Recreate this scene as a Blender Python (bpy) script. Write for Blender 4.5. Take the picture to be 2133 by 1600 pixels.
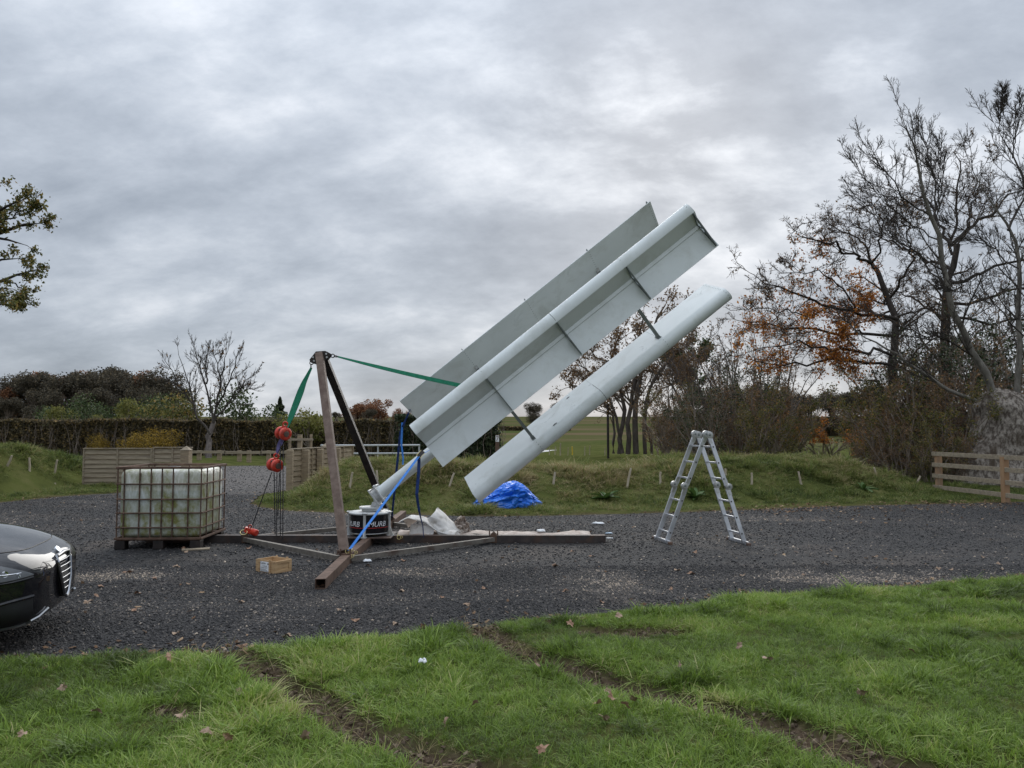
import bpy, math, random
import numpy as np
from mathutils import Vector, Matrix, noise as mnoise
for _o in list(bpy.data.objects):
    bpy.data.objects.remove(_o)
sc = bpy.context.scene
COL = sc.collection
R = math.radians
# ------------------------------------------------------------------ camera
F, CX, CY, CAMH, PITCH = 1600.0, 1066.5, 800.0, 1.67, math.atan(93 / 1600)
cam = bpy.data.cameras.new('camera'); camo = bpy.data.objects.new('camera', cam); COL.objects.link(camo)
cam.sensor_width = 36; cam.lens = 36 * F / 2133; cam.clip_start = .05; cam.clip_end = 3000
camo.location = (0, 0, CAMH); camo.rotation_euler = (math.pi / 2 + PITCH, 0, 0)
sc.camera = camo
_c, _s = math.cos(PITCH), math.sin(PITCH)
def ray(u, v):
    a, b = (u - CX) / F, (CY - v) / F
    return np.array([a, _c - b * _s, _s + b * _c])
def P(u, v, Y):                       # the point at depth Y seen at photo pixel (u, v)
    d = ray(u, v); return np.array([0, 0, CAMH]) + d * (Y / d[1])
def G(u, v, z=0.0):                   # the point at height z seen at photo pixel (u, v)
    d = ray(u, v); return np.array([0, 0, CAMH]) + d * ((z - CAMH) / d[2])
# ------------------------------------------------------------------ sky, sun, exposure
SUN_EL, SUN_AZ = R(23.5), R(12)         # azimuth measured from +Y (the way we look) towards +X
SUND = Vector((math.sin(SUN_AZ) * math.cos(SUN_EL), math.cos(SUN_AZ) * math.cos(SUN_EL), math.sin(SUN_EL)))
world = bpy.data.worlds.new('World'); sc.world = world; world.use_nodes = True
nt = world.node_tree; nt.nodes.clear()
def N(t, k, **kw):
    n = t.nodes.new('ShaderNode' + k)
    for a, b in kw.items():
        setattr(n, a, b)
    return n
def L(t, a, b):
    t.links.new(a, b)
def MATH(t, op, a, b=None, c=None, clamp=False):
    n = N(t, 'Math', operation=op); n.use_clamp = clamp
    for i, x in enumerate((a, b, c)):
        if x is None: continue
        if isinstance(x, (int, float)): n.inputs[i].default_value = x
        else: L(t, x, n.inputs[i])
    return n.outputs[0]
def MIXC(t, f, a, b, mode='MIX'):
    n = N(t, 'Mix', data_type='RGBA', blend_type=mode)
    for i, x in ((0, f), (6, a), (7, b)):
        if isinstance(x, (int, float)): n.inputs[i].default_value = x
        elif isinstance(x, tuple): n.inputs[i].default_value = (*x, 1)[:4]
        else: L(t, x, n.inputs[i])
    return n.outputs[2]
def RAMP(t, f, stops, interp='LINEAR'):
    n = N(t, 'ValToRGB'); n.color_ramp.interpolation = interp
    e = n.color_ramp.elements
    while len(e) < len(stops): e.new(.5)
    for k, (p, c) in zip(e, stops):
        k.position = p; k.color = (*c, 1) if isinstance(c, tuple) else (c, c, c, 1)
    L(t, f, n.inputs[0]); return n.outputs[0]
def NOISE(t, vec, scale, detail=6, rough=.55, dist=0.0):
    n = N(t, 'TexNoise'); n.inputs['Scale'].default_value = scale; n.inputs['Detail'].default_value = detail
    n.inputs['Roughness'].default_value = rough; n.inputs['Distortion'].default_value = dist
    if vec is not None: L(t, vec, n.inputs['Vector'])
    return n.outputs['Fac']
tc = N(nt, 'TexCoord'); sep = N(nt, 'SeparateXYZ'); L(nt, tc.outputs['Generated'], sep.inputs[0])
zc = MATH(nt, 'MAXIMUM', sep.outputs[2], 0.0)
zz = MATH(nt, 'ADD', zc, .42)
comb = N(nt, 'CombineXYZ')
L(nt, MATH(nt, 'DIVIDE', sep.outputs[0], zz), comb.inputs[0]); L(nt, MATH(nt, 'DIVIDE', sep.outputs[1], zz), comb.inputs[1])
mp = N(nt, 'Mapping'); L(nt, comb.outputs[0], mp.inputs[0])
mp.inputs['Rotation'].default_value = (0, 0, R(24)); mp.inputs['Location'].default_value = (2.2, 8.8, 0.4); mp.inputs['Scale'].default_value = (.8, 1.15, 1)
big = NOISE(nt, mp.outputs[0], 2.3, 4, .5, .2)
fine = NOISE(nt, mp.outputs[0], 5.2, 12, .62, .12)
cl = MATH(nt, 'ADD', MATH(nt, 'MULTIPLY', big, .50), MATH(nt, 'MULTIPLY', fine, .50))
clr = RAMP(nt, cl, [(.37, (.270, .306, .362)), (.45, (.335, .374, .433)), (.51, (.395, .436, .498)), (.57, (.475, .515, .575)), (.64, (.595, .628, .682))])
dotn = N(nt, 'VectorMath', operation='DOT_PRODUCT'); nrm = N(nt, 'VectorMath', operation='NORMALIZE')
L(nt, tc.outputs['Generated'], nrm.inputs[0]); L(nt, nrm.outputs[0], dotn.inputs[0]); dotn.inputs[1].default_value = SUND
glow = MATH(nt, 'POWER', MATH(nt, 'MAXIMUM', dotn.outputs['Value'], 0.0), 48)
thin = RAMP(nt, cl, [(.46, 0.0), (.60, 1.0)])
glow = MATH(nt, 'MULTIPLY', glow, MATH(nt, 'ADD', MATH(nt, 'MULTIPLY', thin, .80), .02))
cie = MATH(nt, 'ADD', MATH(nt, 'MULTIPLY', MATH(nt, 'POWER', zc, 3.5), 2.2), MATH(nt, 'ADD', MATH(nt, 'MULTIPLY', zc, .34), .80))   # overcast sky: brighter towards the zenith
clouds = MIXC(nt, 1.0, clr, cie, 'MULTIPLY')
addg = MIXC(nt, glow, clouds, (.22, .218, .21), 'ADD')
sky = N(nt, 'TexSky', sky_type='NISHITA'); sky.sun_disc = False; sky.sun_elevation = SUN_EL; sky.sun_rotation = SUN_AZ
skyd = MIXC(nt, 1.0, sky.outputs[0], (.09, .09, .09), 'MULTIPLY')
final = MIXC(nt, .05, addg, skyd)
bg = N(nt, 'Background'); L(nt, final, bg.inputs[0]); bg.inputs[1].default_value = 1.0
wo = N(nt, 'OutputWorld'); L(nt, bg.outputs[0], wo.inputs[0])
sun = bpy.data.lights.new('sun', 'SUN'); sun.energy = 1.5; sun.angle = R(50); sun.color = (1, .97, .92)
suno = bpy.data.objects.new('sun', sun); COL.objects.link(suno); suno.rotation_euler = SUND.to_track_quat('Z', 'Y').to_euler(); suno.location = (0, 0, 30)
vs = sc.view_settings; vs.view_transform = 'Standard'; vs.look = 'None'; vs.gamma = 1; vs.exposure = 0.50; vs.use_curve_mapping = False
sc.cycles.max_bounces = 6; sc.cycles.diffuse_bounces = 3; sc.cycles.glossy_bounces = 3; sc.cycles.transparent_max_bounces = 6
# ------------------------------------------------------------------ helpers: materials
def newmat(name):
    m = bpy.data.materials.new(name); m.use_nodes = True
    t = m.node_tree; b = t.nodes['Principled BSDF']
    return m, t, b
def bump(t, b, h, strength=.3, dist=.01):
    n = N(t, 'Bump'); n.inputs['Strength'].default_value = strength; n.inputs['Distance'].default_value = dist
    L(t, h, n.inputs['Height']); L(t, n.outputs[0], b.inputs['Normal'])
def coords(t, kind='Object', scale=(1, 1, 1)):
    c = N(t, 'TexCoord'); m = N(t, 'Mapping'); m.inputs['Scale'].default_value = scale
    L(t, c.outputs[kind], m.inputs[0]); return m.outputs[0]
def pmat(name, c1, c2, scale=6, rough=.7, metal=0.0, bmp=.2, bdist=.005, detail=6, stretch=(1, 1, 1), lo=.35, hi=.65, spec=.5, dirt=None, dscale=2.5, droughness=None):
    m, t, b = newmat(name); v = coords(t, 'Object', stretch)
    n = NOISE(t, v, scale, detail, .6)
    c = RAMP(t, n, [(lo, c1), (hi, c2)])
    if dirt:
        d = NOISE(t, v, dscale, 8, .65, .4)
        c = MIXC(t, RAMP(t, d, [(.50, 0.0), (.68, 1.0)]), c, dirt)
    L(t, c, b.inputs['Base Color']); b.inputs['Roughness'].default_value = rough
    b.inputs['Metallic'].default_value = metal; b.inputs['Specular IOR Level'].default_value = spec
    if bmp: bump(t, b, NOISE(t, v, scale * 5, 5, .6), bmp, bdist)
    return m
def island_mat(name, stops, rough=.75, trans=0.0, spec=.25):          # colour varies from leaf to leaf
    m, t, b = newmat(name); g = N(t, 'NewGeometry')
    c = RAMP(t, g.outputs['Random Per Island'], stops); L(t, c, b.inputs['Base Color'])
    b.inputs['Roughness'].default_value = rough; b.inputs['Specular IOR Level'].default_value = spec
    if trans:
        tr = N(t, 'BsdfTranslucent'); L(t, c, tr.inputs[0]); mx = N(t, 'MixShader'); mx.inputs[0].default_value = trans
        L(t, b.outputs[0], mx.inputs[1]); L(t, tr.outputs[0], mx.inputs[2]); L(t, mx.outputs[0], t.nodes['Material Output'].inputs[0])
    return m
def tint_mat(name, stops, rough=.7, trans=0.0, spec=.2, island=.35):    # colour from the scattered piece's own tint
    m, t, b = newmat(name); a = N(t, 'Attribute', attribute_type='INSTANCER', attribute_name='tint')
    g = N(t, 'NewGeometry')
    f = MATH(t, 'ADD', a.outputs['Fac'], MATH(t, 'MULTIPLY', MATH(t, 'SUBTRACT', g.outputs['Random Per Island'], .5), island), clamp=True)
    c = RAMP(t, f, stops); L(t, c, b.inputs['Base Color'])
    b.inputs['Roughness'].default_value = rough; b.inputs['Specular IOR Level'].default_value = spec
    if trans:
        tr = N(t, 'BsdfTranslucent'); L(t, c, tr.inputs[0]); mx = N(t, 'MixShader'); mx.inputs[0].default_value = trans
        L(t, b.outputs[0], mx.inputs[1]); L(t, tr.outputs[0], mx.inputs[2]); L(t, mx.outputs[0], t.nodes['Material Output'].inputs[0])
    return m
# ------------------------------------------------------------------ helpers: meshes and objects
def mesh_arrays(name, V, quads=None, tris=None, smooth=False):
    me = bpy.data.meshes.new(name); V = np.asarray(V, np.float32).reshape(-1, 3)
    q = np.zeros((0, 4), np.int32) if quads is None else np.asarray(quads, np.int32).reshape(-1, 4)
    r = np.zeros((0, 3), np.int32) if tris is None else np.asarray(tris, np.int32).reshape(-1, 3)
    me.vertices.add(len(V)); me.vertices.foreach_set('co', V.ravel())
    me.loops.add(q.size + r.size); me.loops.foreach_set('vertex_index', np.concatenate([q.ravel(), r.ravel()]))
    me.polygons.add(len(q) + len(r))
    st = np.concatenate([np.arange(len(q)) * 4, q.size + np.arange(len(r)) * 3]).astype(np.int32)
    me.polygons.foreach_set('loop_start', st)
    if smooth: me.polygons.foreach_set('use_smooth', np.ones(len(st), bool))
    me.update(calc_edges=True); return me
def tag(o, label=None, cat=None, group=None, kind=None):
    for k, v in (('label', label), ('category', cat), ('group', group), ('kind', kind)):
        if v: o[k] = v
    return o
def link(name, me, mat, parent=None):
    o = bpy.data.objects.new(name, me); COL.objects.link(o)
    if mat is not None and not me.materials: me.materials.append(mat)
    if parent is not None: o.parent = parent
    return o
def thing(name, loc, label, cat, group=None, rz=0.0):
    o = bpy.data.objects.new(name, None); COL.objects.link(o); o.location = tuple(loc); o.rotation_euler = (0, 0, rz)
    o.empty_display_size = .2
    return tag(o, label, cat, group)
def base_of(o):
    b = np.zeros(3)
    while o is not None:
        b += np.array(o.location); o = o.parent
    return b
def copy_tree(o, parent=None):
    c = o.copy(); COL.objects.link(c); c.parent = parent
    for ch in list(o.children): copy_tree(ch, c)
    return c
def nrmz(a):
    a = np.asarray(a, float); return a / (np.linalg.norm(a) + 1e-12)
class MB:
    def __init__(s): s.v, s.f = [], []
    def add(s, V, Fs):
        o = len(s.v); s.v += [tuple(map(float, p)) for p in V]; s.f += [tuple(o + i for i in f) for f in Fs]; return s
    def frame(s, o, ax, ay, az, sx, sy, sz):          # box centred at o along three axes
        o, ax, ay, az = map(np.asarray, (o, ax, ay, az)); V = []
        for i in (-1, 1):
            for j in (-1, 1):
                for k in (-1, 1): V.append(o + ax * i * sx / 2 + ay * j * sy / 2 + az * k * sz / 2)
        return s.add(V, [(0, 1, 3, 2), (4, 6, 7, 5), (0, 4, 5, 1), (2, 3, 7, 6), (0, 2, 6, 4), (1, 5, 7, 3)])
    def box(s, x0, x1, y0, y1, z0, z1):
        return s.frame(((x0 + x1) / 2, (y0 + y1) / 2, (z0 + z1) / 2), (1, 0, 0), (0, 1, 0), (0, 0, 1), abs(x1 - x0), abs(y1 - y0), abs(z1 - z0))
    def bar(s, p, q, w, h, up=(0, 0, 1)):             # solid bar from p to q
        p, q = np.asarray(p, float), np.asarray(q, float); a = nrmz(q - p); b = nrmz(np.cross(up, a)); c = np.cross(a, b)
        return s.frame((p + q) / 2, a, b, c, np.linalg.norm(q - p), w, h)
    def hollow(s, p, q, w, h, t, up=(0, 0, 1)):       # box section with open ends
        p, q = np.asarray(p, float), np.asarray(q, float); a = nrmz(q - p); b = nrmz(np.cross(up, a)); c = np.cross(a, b); V = []
        for e in (p, q):
            for d in (0, t):
                for i, j in ((-1, -1), (1, -1), (1, 1), (-1, 1)): V.append(e + b * i * (w / 2 - d) + c * j * (h / 2 - d))
        Fs = []
        for k in range(4):
            n = (k + 1) % 4
            Fs += [(k, n, 8 + n, 8 + k), (4 + n, 4 + k, 12 + k, 12 + n), (n, k, 4 + k, 4 + n), (8 + k, 8 + n, 12 + n, 12 + k)]
        return s.add(V, Fs)
    def tube(s, pts, r, k=8, cap=True, closed=False):
        pts = np.asarray(pts, float); n = len(pts); r = np.broadcast_to(np.asarray(r, float), (n,))
        T = np.gradient(pts, axis=0) if not closed else np.roll(pts, -1, 0) - np.roll(pts, 1, 0)
        T /= np.linalg.norm(T, axis=1)[:, None] + 1e-12
        ref = np.array([0, 0, 1.0]) if abs(T[:, 2]).mean() < .8 else np.array([0, 1.0, 0])
        A = np.cross(T, ref); A /= np.linalg.norm(A, axis=1)[:, None] + 1e-12; B = np.cross(T, A)
        an = np.arange(k) * 2 * math.pi / k
        V = pts[:, None] + (A[:, None] * np.cos(an)[None, :, None] + B[:, None] * np.sin(an)[None, :, None]) * r[:, None, None]
        Fs = []; m = n if closed else n - 1
        for i in range(m):
            for j in range(k): Fs.append((i * k + j, i * k + (j + 1) % k, ((i + 1) % n) * k + (j + 1) % k, ((i + 1) % n) * k + j))
        if cap and not closed: Fs += [tuple(range(k))[::-1], tuple((n - 1) * k + j for j in range(k))]
        return s.add(V.reshape(-1, 3), Fs)
    def ring(s, c, ax, R0, r, n=16, k=6):
        ax = nrmz(ax); a = nrmz(np.cross(ax, (0.3, .5, .81))); b = np.cross(ax, a)
        return s.tube([np.asarray(c) + (a * math.cos(t) + b * math.sin(t)) * R0 for t in np.arange(n) * 2 * math.pi / n], r, k, closed=True)
    def lathe(s, o, ax, prof, k=32):                  # prof: (radius, height along ax)
        ax = nrmz(ax); a = nrmz(np.cross(ax, (0, 1, 0) if abs(ax[1]) < .8 else (1, 0, 0))); b = np.cross(ax, a); V = []
        for r, h in prof:
            for j in range(k):
                t = j * 2 * math.pi / k; V.append(np.asarray(o) + ax * h + (a * math.cos(t) + b * math.sin(t)) * r)
        Fs = []
        for i in range(len(prof) - 1):
            for j in range(k): Fs.append((i * k + j, i * k + (j + 1) % k, (i + 1) * k + (j + 1) % k, (i + 1) * k + j))
        if prof[0][0] > 1e-4: Fs.append(tuple(range(k))[::-1])
        if prof[-1][0] > 1e-4: Fs.append(tuple((len(prof) - 1) * k + j for j in range(k)))
        return s.add(V, Fs)
    def prism(s, poly, ex):                           # polygon of 3-D points pushed along ex
        poly = [np.asarray(p, float) for p in poly]; ex = np.asarray(ex, float); n = len(poly)
        V = poly + [p + ex for p in poly]
        return s.add(V, [tuple(range(n))[::-1], tuple(range(n, 2 * n))] + [(i, (i + 1) % n, n + (i + 1) % n, n + i) for i in range(n)])
    def sheet(s, g):                                  # grid of points (r, c, 3)
        g = np.asarray(g, float); r, c = g.shape[:2]
        return s.add(g.reshape(-1, 3), [(i * c + j, i * c + j + 1, (i + 1) * c + j + 1, (i + 1) * c + j) for i in range(r - 1) for j in range(c - 1)])
    def build(s, name, mat, parent=None, smooth=False, bevel=0.0, solid=0.0, sub=0, angle=35, local=False):
        V = np.array(s.v)
        if parent is not None and not local: V = V - base_of(parent)
        me = bpy.data.meshes.new(name); me.from_pydata(V.tolist(), [], s.f); me.update()
        if smooth:
            for p in me.polygons: p.use_smooth = True
            if angle: me.set_sharp_from_angle(angle=R(angle))
        o = link(name, me, mat, parent)
        if solid: m = o.modifiers.new('solid', 'SOLIDIFY'); m.thickness = solid; m.offset = 0
        if bevel: m = o.modifiers.new('bevel', 'BEVEL'); m.width = bevel; m.segments = 2; m.limit_method = 'ANGLE'; m.angle_limit = R(40)
        if sub: m = o.modifiers.new('sub', 'SUBSURF'); m.levels = sub; m.render_levels = sub
        return o
def single(o, loc):                                   # a one-mesh thing: origin at its base
    loc = np.asarray(loc, float); me = o.data
    co = np.empty(len(me.vertices) * 3, np.float32); me.vertices.foreach_get('co', co)
    me.vertices.foreach_set('co', (co.reshape(-1, 3) - loc).astype(np.float32).ravel()); me.update(); o.location = tuple(loc); return o
def strap(pts, width, wdir, thick=.004, sag=0.0, n=24, twist=0.0):     # woven band through points
    pts = np.asarray(pts, float); d = np.r_[0, np.cumsum(np.linalg.norm(np.diff(pts, axis=0), axis=1))]; t = np.linspace(0, d[-1], n)
    p = np.stack([np.interp(t, d, pts[:, i]) for i in range(3)], 1); p[:, 2] -= sag * 4 * (t / d[-1]) * (1 - t / d[-1])
    T = np.gradient(p, axis=0); T /= np.linalg.norm(T, axis=1)[:, None]
    w = np.asarray(wdir, float); W = w - T * (T @ w)[:, None]; W /= np.linalg.norm(W, axis=1)[:, None]; Nn = np.cross(T, W)
    a = twist * np.linspace(0, 1, n); wd = np.broadcast_to(np.asarray(width, float), (n,)) if np.ndim(width) == 0 else np.interp(np.linspace(0, 1, n), np.linspace(0, 1, len(width)), width)
    W = W * np.cos(a)[:, None] + Nn * np.sin(a)[:, None]; Nn = np.cross(T, W)
    mb = MB(); V = []
    for i in range(n):
        for a_, b_ in ((-1, -1), (1, -1), (1, 1), (-1, 1)): V.append(p[i] + W[i] * a_ * wd[i] / 2 + Nn[i] * b_ * thick / 2)
    Fs = [(i * 4 + j, i * 4 + (j + 1) % 4, i * 4 + 4 + (j + 1) % 4, i * 4 + 4 + j) for i in range(n - 1) for j in range(4)] + [(3, 2, 1, 0), tuple(n * 4 - 4 + j for j in range(4))]
    return mb.add(V, Fs)
def text_mesh(s, size, shear=0.0, extrude=0.0):
    cu = bpy.data.curves.new('t', 'FONT'); cu.body = s; cu.size = size; cu.shear = shear; cu.extrude = extrude; cu.resolution_u = 3
    ob = bpy.data.objects.new('t', cu); COL.objects.link(ob); dg = bpy.context.evaluated_depsgraph_get(); dg.update()
    me = ob.evaluated_get(dg).to_mesh(); V = np.array([tuple(v.co) for v in me.vertices]); Fs = [tuple(p.vertices) for p in me.polygons]
    ob.evaluated_get(dg).to_mesh_clear(); bpy.data.objects.remove(ob); bpy.data.curves.remove(cu); return V, Fs
# ------------------------------------------------------------------ helpers: scattering (uncountable stuff) and trees
def scatter(name, pts, rot, scl, idx, tint, protos, label, cat):
    me = bpy.data.meshes.new(name); n = len(pts); me.vertices.add(n); me.vertices.foreach_set('co', np.asarray(pts, np.float32).ravel())
    for nm, ty, arr in (('rot', 'FLOAT_VECTOR', rot), ('scl', 'FLOAT_VECTOR', scl), ('tint', 'FLOAT', tint), ('idx', 'INT', idx)):
        a = me.attributes.new(nm, ty, 'POINT'); arr = np.asarray(arr)
        a.data.foreach_set('vector' if ty == 'FLOAT_VECTOR' else 'value', arr.astype(np.int32 if ty == 'INT' else np.float32).ravel())
    o = link(name, me, None); tag(o, label, cat, kind='stuff')
    col = bpy.data.collections.new(name + '_pieces')
    for i, (pm, mt) in enumerate(protos):
        pm.materials.append(mt); q = bpy.data.objects.new('%s_piece_%02d' % (name, i), pm); col.objects.link(q)
    g = bpy.data.node_groups.new(name, 'GeometryNodeTree')
    g.interface.new_socket('Geometry', in_out='INPUT', socket_type='NodeSocketGeometry'); g.interface.new_socket('Geometry', in_out='OUTPUT', socket_type='NodeSocketGeometry')
    gi, go = g.nodes.new('NodeGroupInput'), g.nodes.new('NodeGroupOutput')
    ci = g.nodes.new('GeometryNodeCollectionInfo'); ci.inputs['Collection'].default_value = col; ci.inputs['Separate Children'].default_value = True; ci.inputs['Reset Children'].default_value = True
    ip = g.nodes.new('GeometryNodeInstanceOnPoints'); ip.inputs['Pick Instance'].default_value = True
    m2p = g.nodes.new('GeometryNodeMeshToPoints')
    def at(nm, ty):
        a = g.nodes.new('GeometryNodeInputNamedAttribute'); a.data_type = ty; a.inputs['Name'].default_value = nm; return a.outputs['Attribute']
    g.links.new(gi.outputs[0], m2p.inputs[0]); g.links.new(m2p.outputs[0], ip.inputs['Points']); g.links.new(ci.outputs[0], ip.inputs['Instance'])
    g.links.new(at('idx', 'INT'), ip.inputs['Instance Index']); g.links.new(at('rot', 'FLOAT_VECTOR'), ip.inputs['Rotation']); g.links.new(at('scl', 'FLOAT_VECTOR'), ip.inputs['Scale'])
    g.links.new(ip.outputs[0], go.inputs[0])
    o.modifiers.new('scatter', 'NODES').node_group = g
    return o
def tuft(rng, nb, rb, h, w, lean, curl=.6):
    a = rng.uniform(0, 6.28, nb); r = rb * np.sqrt(rng.uniform(0, 1, nb)); b = np.stack([r * np.cos(a), r * np.sin(a), np.zeros(nb)], 1)
    la = a + rng.normal(0, .9, nb); ln = np.abs(rng.normal(lean, lean * .5, nb)); H = h * rng.uniform(.45, 1, nb)
    d = np.stack([np.cos(la), np.sin(la), np.zeros(nb)], 1); sd = np.stack([-np.sin(la), np.cos(la), np.zeros(nb)], 1); up = np.array([0, 0, 1.0])
    V = []
    for t, ww in ((0, 1), (.4, .9), (.75, .6), (1, 0)):
        c = b + d * (H * ln * (t * .5 + curl * t * t))[:, None] + up * (H * (t - .35 * ln * t * t))[:, None]
        if ww: V += [c - sd * w * ww / 2, c + sd * w * ww / 2]
        else: V += [c]
    V = np.stack(V, 1); k = 7; o = np.arange(nb)[:, None] * k
    q = np.concatenate([o + np.array([[0, 1, 3, 2]]), o + np.array([[2, 3, 5, 4]])]); t3 = o + np.array([[4, 5, 6]])
    return mesh_arrays('tuft', V.reshape(-1, 3), q, t3, True)
def rock(rng, seed):
    import bmesh
    bm = bmesh.new(); bmesh.ops.create_icosphere(bm, subdivisions=1, radius=.5); s = rng.uniform(.6, 1.1, 3); s[2] *= .65
    for v in bm.verts:
        k = 1 + .28 * rng.normal(); v.co = Vector((v.co.x * s[0] * k, v.co.y * s[1] * k, v.co.z * s[2] * k))
    me = bpy.data.meshes.new('stone'); bm.to_mesh(me); bm.free(); return me
def tubes_mesh(name, groups):                         # groups of (points (m,n,3), radii (m,n), sides)
    VV, QQ, off = [], [], 0
    for Pp, Rr, k in groups:
        m, n = Pp.shape[:2]; T = np.gradient(Pp, axis=1); T /= np.linalg.norm(T, axis=2, keepdims=True) + 1e-9
        mt = T.mean(1); ref = np.where((np.abs(mt[:, 2]) < .75)[:, None], [[0, 0, 1.0]], [[.9, .43, 0]])[:, None]
        A = np.cross(T, np.broadcast_to(ref, T.shape)); A /= np.linalg.norm(A, axis=2, keepdims=True) + 1e-9; B = np.cross(T, A); an = np.arange(k) * 2 * math.pi / k
        V = Pp[:, :, None] + (A[:, :, None] * np.cos(an)[:, None] + B[:, :, None] * np.sin(an)[:, None]) * Rr[:, :, None, None]
        VV.append(V.reshape(-1, 3)); I = off + np.arange(m * n * k).reshape(m, n, k); J = np.roll(I, -1, 2)
        QQ.append(np.stack([I[:, :-1], J[:, :-1], J[:, 1:], I[:, 1:]], -1).reshape(-1, 4)); off += m * n * k
    return mesh_arrays(name, np.concatenate(VV), np.concatenate(QQ), None, True)
def spawn(rng, Pp, Rr, count, ln, ang, up, wander, rf=.6, t0=.25, n=5, lenpow=.5, rmin=.004, tip=.35, droop=0.0, flat=0.0):
    m, k = Pp.shape[:2]; c = count; t = t0 + (1 - t0) * rng.uniform(0, 1, (m, c)); t[:, 0] = 1.0
    x = t * (k - 1); i = np.minimum(x.astype(int), k - 2); f = (x - i)[..., None]; mi = np.arange(m)[:, None]
    p = Pp[mi, i] * (1 - f) + Pp[mi, i + 1] * f; T = Pp[mi, i + 1] - Pp[mi, i]; T /= np.linalg.norm(T, axis=2, keepdims=True) + 1e-9
    r = (Rr[mi, i] * (1 - f[..., 0]) + Rr[mi, i + 1] * f[..., 0]) * rf; plen = np.linalg.norm(np.diff(Pp, axis=1), axis=2).sum(1)
    q = rng.normal(size=T.shape); q -= T * (q * T).sum(2, keepdims=True); q /= np.linalg.norm(q, axis=2, keepdims=True) + 1e-9
    a = np.abs(rng.normal(ang, ang * .3, (m, c)))[..., None]; a[:, 0] *= .45; d = T * np.cos(a) + q * np.sin(a)
    Ln = ln * plen[:, None] ** lenpow * (1 - .45 * (t - t0) / (1 - t0 + 1e-6)) * rng.uniform(.55, 1.15, (m, c))
    p, d, Ln, r = p.reshape(-1, 3), d.reshape(-1, 3), Ln.ravel(), np.maximum(r.ravel(), rmin)
    out = [p]; st = (Ln / (n - 1))[:, None]
    for s_ in range(n - 1):
        d = d + rng.normal(0, wander, d.shape); d[:, 2] += up - droop * s_ / n
        if flat: d[:, 2] *= (1 - flat)
        d /= np.linalg.norm(d, axis=1, keepdims=True); p = p + d * st; out.append(p)
    P2 = np.stack(out, 1); R2 = np.maximum(r[:, None] * np.linspace(1, tip, n)[None], rmin * .7); return P2, R2
def resample(pts, rad, n, cut=1.0):
    pts = np.asarray(pts, float); d = np.r_[0, np.cumsum(np.linalg.norm(np.diff(pts, axis=0), axis=1))]; t = np.linspace(0, d[-1] * cut, n)
    return np.stack([np.interp(t, d, pts[:, i]) for i in range(3)], 1), np.interp(t / cut, d, rad)
def wiggle(rng, Pp, amp):
    k = Pp.shape[1]; w = rng.normal(0, amp, Pp.shape); w[:, 0] = 0; return Pp + w
def leaf_quads(rng, C, size, flatn=0.0, name='foliage', aspect=.6):
    n = len(C); a = rng.normal(size=(n, 3)); a /= np.linalg.norm(a, axis=1)[:, None]; b = rng.normal(size=(n, 3)); b[:, 2] *= (1 - flatn); b -= a * (a * b).sum(1)[:, None]; b /= np.linalg.norm(b, axis=1)[:, None]
    s = (size * rng.uniform(.6, 1.3, n))[:, None]; c = np.cross(a, b) * .18
    V = np.stack([C - a * s * .5, C + b * s * aspect * .5 + c * s, C + a * s * .5, C - b * s * aspect * .5 + c * s], 1)
    return mesh_arrays(name, V.reshape(-1, 3), (np.arange(n)[:, None] * 4 + np.arange(4)[None]), None, False)
def along(rng, Pp, n, jit):                           # n random points on the given branches
    m, k = Pp.shape[:2]; i = rng.integers(0, m, n); t = rng.uniform(0, 1, n) * (k - 1); j = np.minimum(t.astype(int), k - 2); f = (t - j)[:, None]
    return Pp[i, j] * (1 - f) + Pp[i, j + 1] * f + rng.normal(0, jit, (n, 3))
def rint(a, k): return np.random.default_rng(a).integers(0, k)
# ================================================================== the ground
rng = np.random.default_rng(7)
def smooth(t): t = np.clip(t, 0, 1); return t * t * (3 - 2 * t)
near_px = [(-700, 1400), (-300, 1387), (0, 1378), (180, 1374), (300, 1366), (450, 1362), (550, 1352), (620, 1350), (700, 1338), (800, 1331), (870, 1320), (1000, 1307), (1100, 1292), (1200, 1285), (1300, 1274), (1420, 1266), (1530, 1247), (1680, 1241), (1800, 1231), (1950, 1217), (2060, 1211), (2133, 1203), (2500, 1178), (3000, 1150)]
far_px = [(3000, 1040), (2400, 1042), (2133, 1046), (1900, 1051), (1700, 1056), (1400, 1068), (1200, 1073), (1000, 1076), (850, 1072), (700, 1068), (600, 1064), (540, 1056), (522, 1048)]
poly = [G(*p)[:2] for p in near_px] + [G(*p)[:2] for p in far_px] + [np.array(p) for p in ((-6.35, 19.6), (-6.0, 20.6), (-5.6, 24.0), (-8.0, 31.0), (-9.4, 35.0), (-15.2, 34.4), (-13.5, 30.0), (-9.6, 22.9), (-9.9, 21.7), (-10.3, 20.0))] + [G(130, 1034)[:2], G(0, 1047)[:2], G(-300, 1056)[:2], G(-900, 1062)[:2]]
def dense(pl, step, jit, r):
    out = []
    for a, b in zip(pl, pl[1:] + pl[:1]):
        n = max(1, int(np.linalg.norm(b - a) / step))
        for i in range(n): out.append(a + (b - a) * i / n + r.normal(0, jit, 2))
    return np.array(out)
GP = dense(poly, .22, .028, rng)
def inside(x, y, pl):
    r = np.zeros(x.shape, bool); j = len(pl) - 1
    for i in range(len(pl)):
        (xi, yi), (xj, yj) = pl[i], pl[j]
        if yi != yj:
            r ^= ((yi > y) != (yj > y)) & (x < (xj - xi) * (y - yi) / (yj - yi) + xi)
        j = i
    return r
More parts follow.
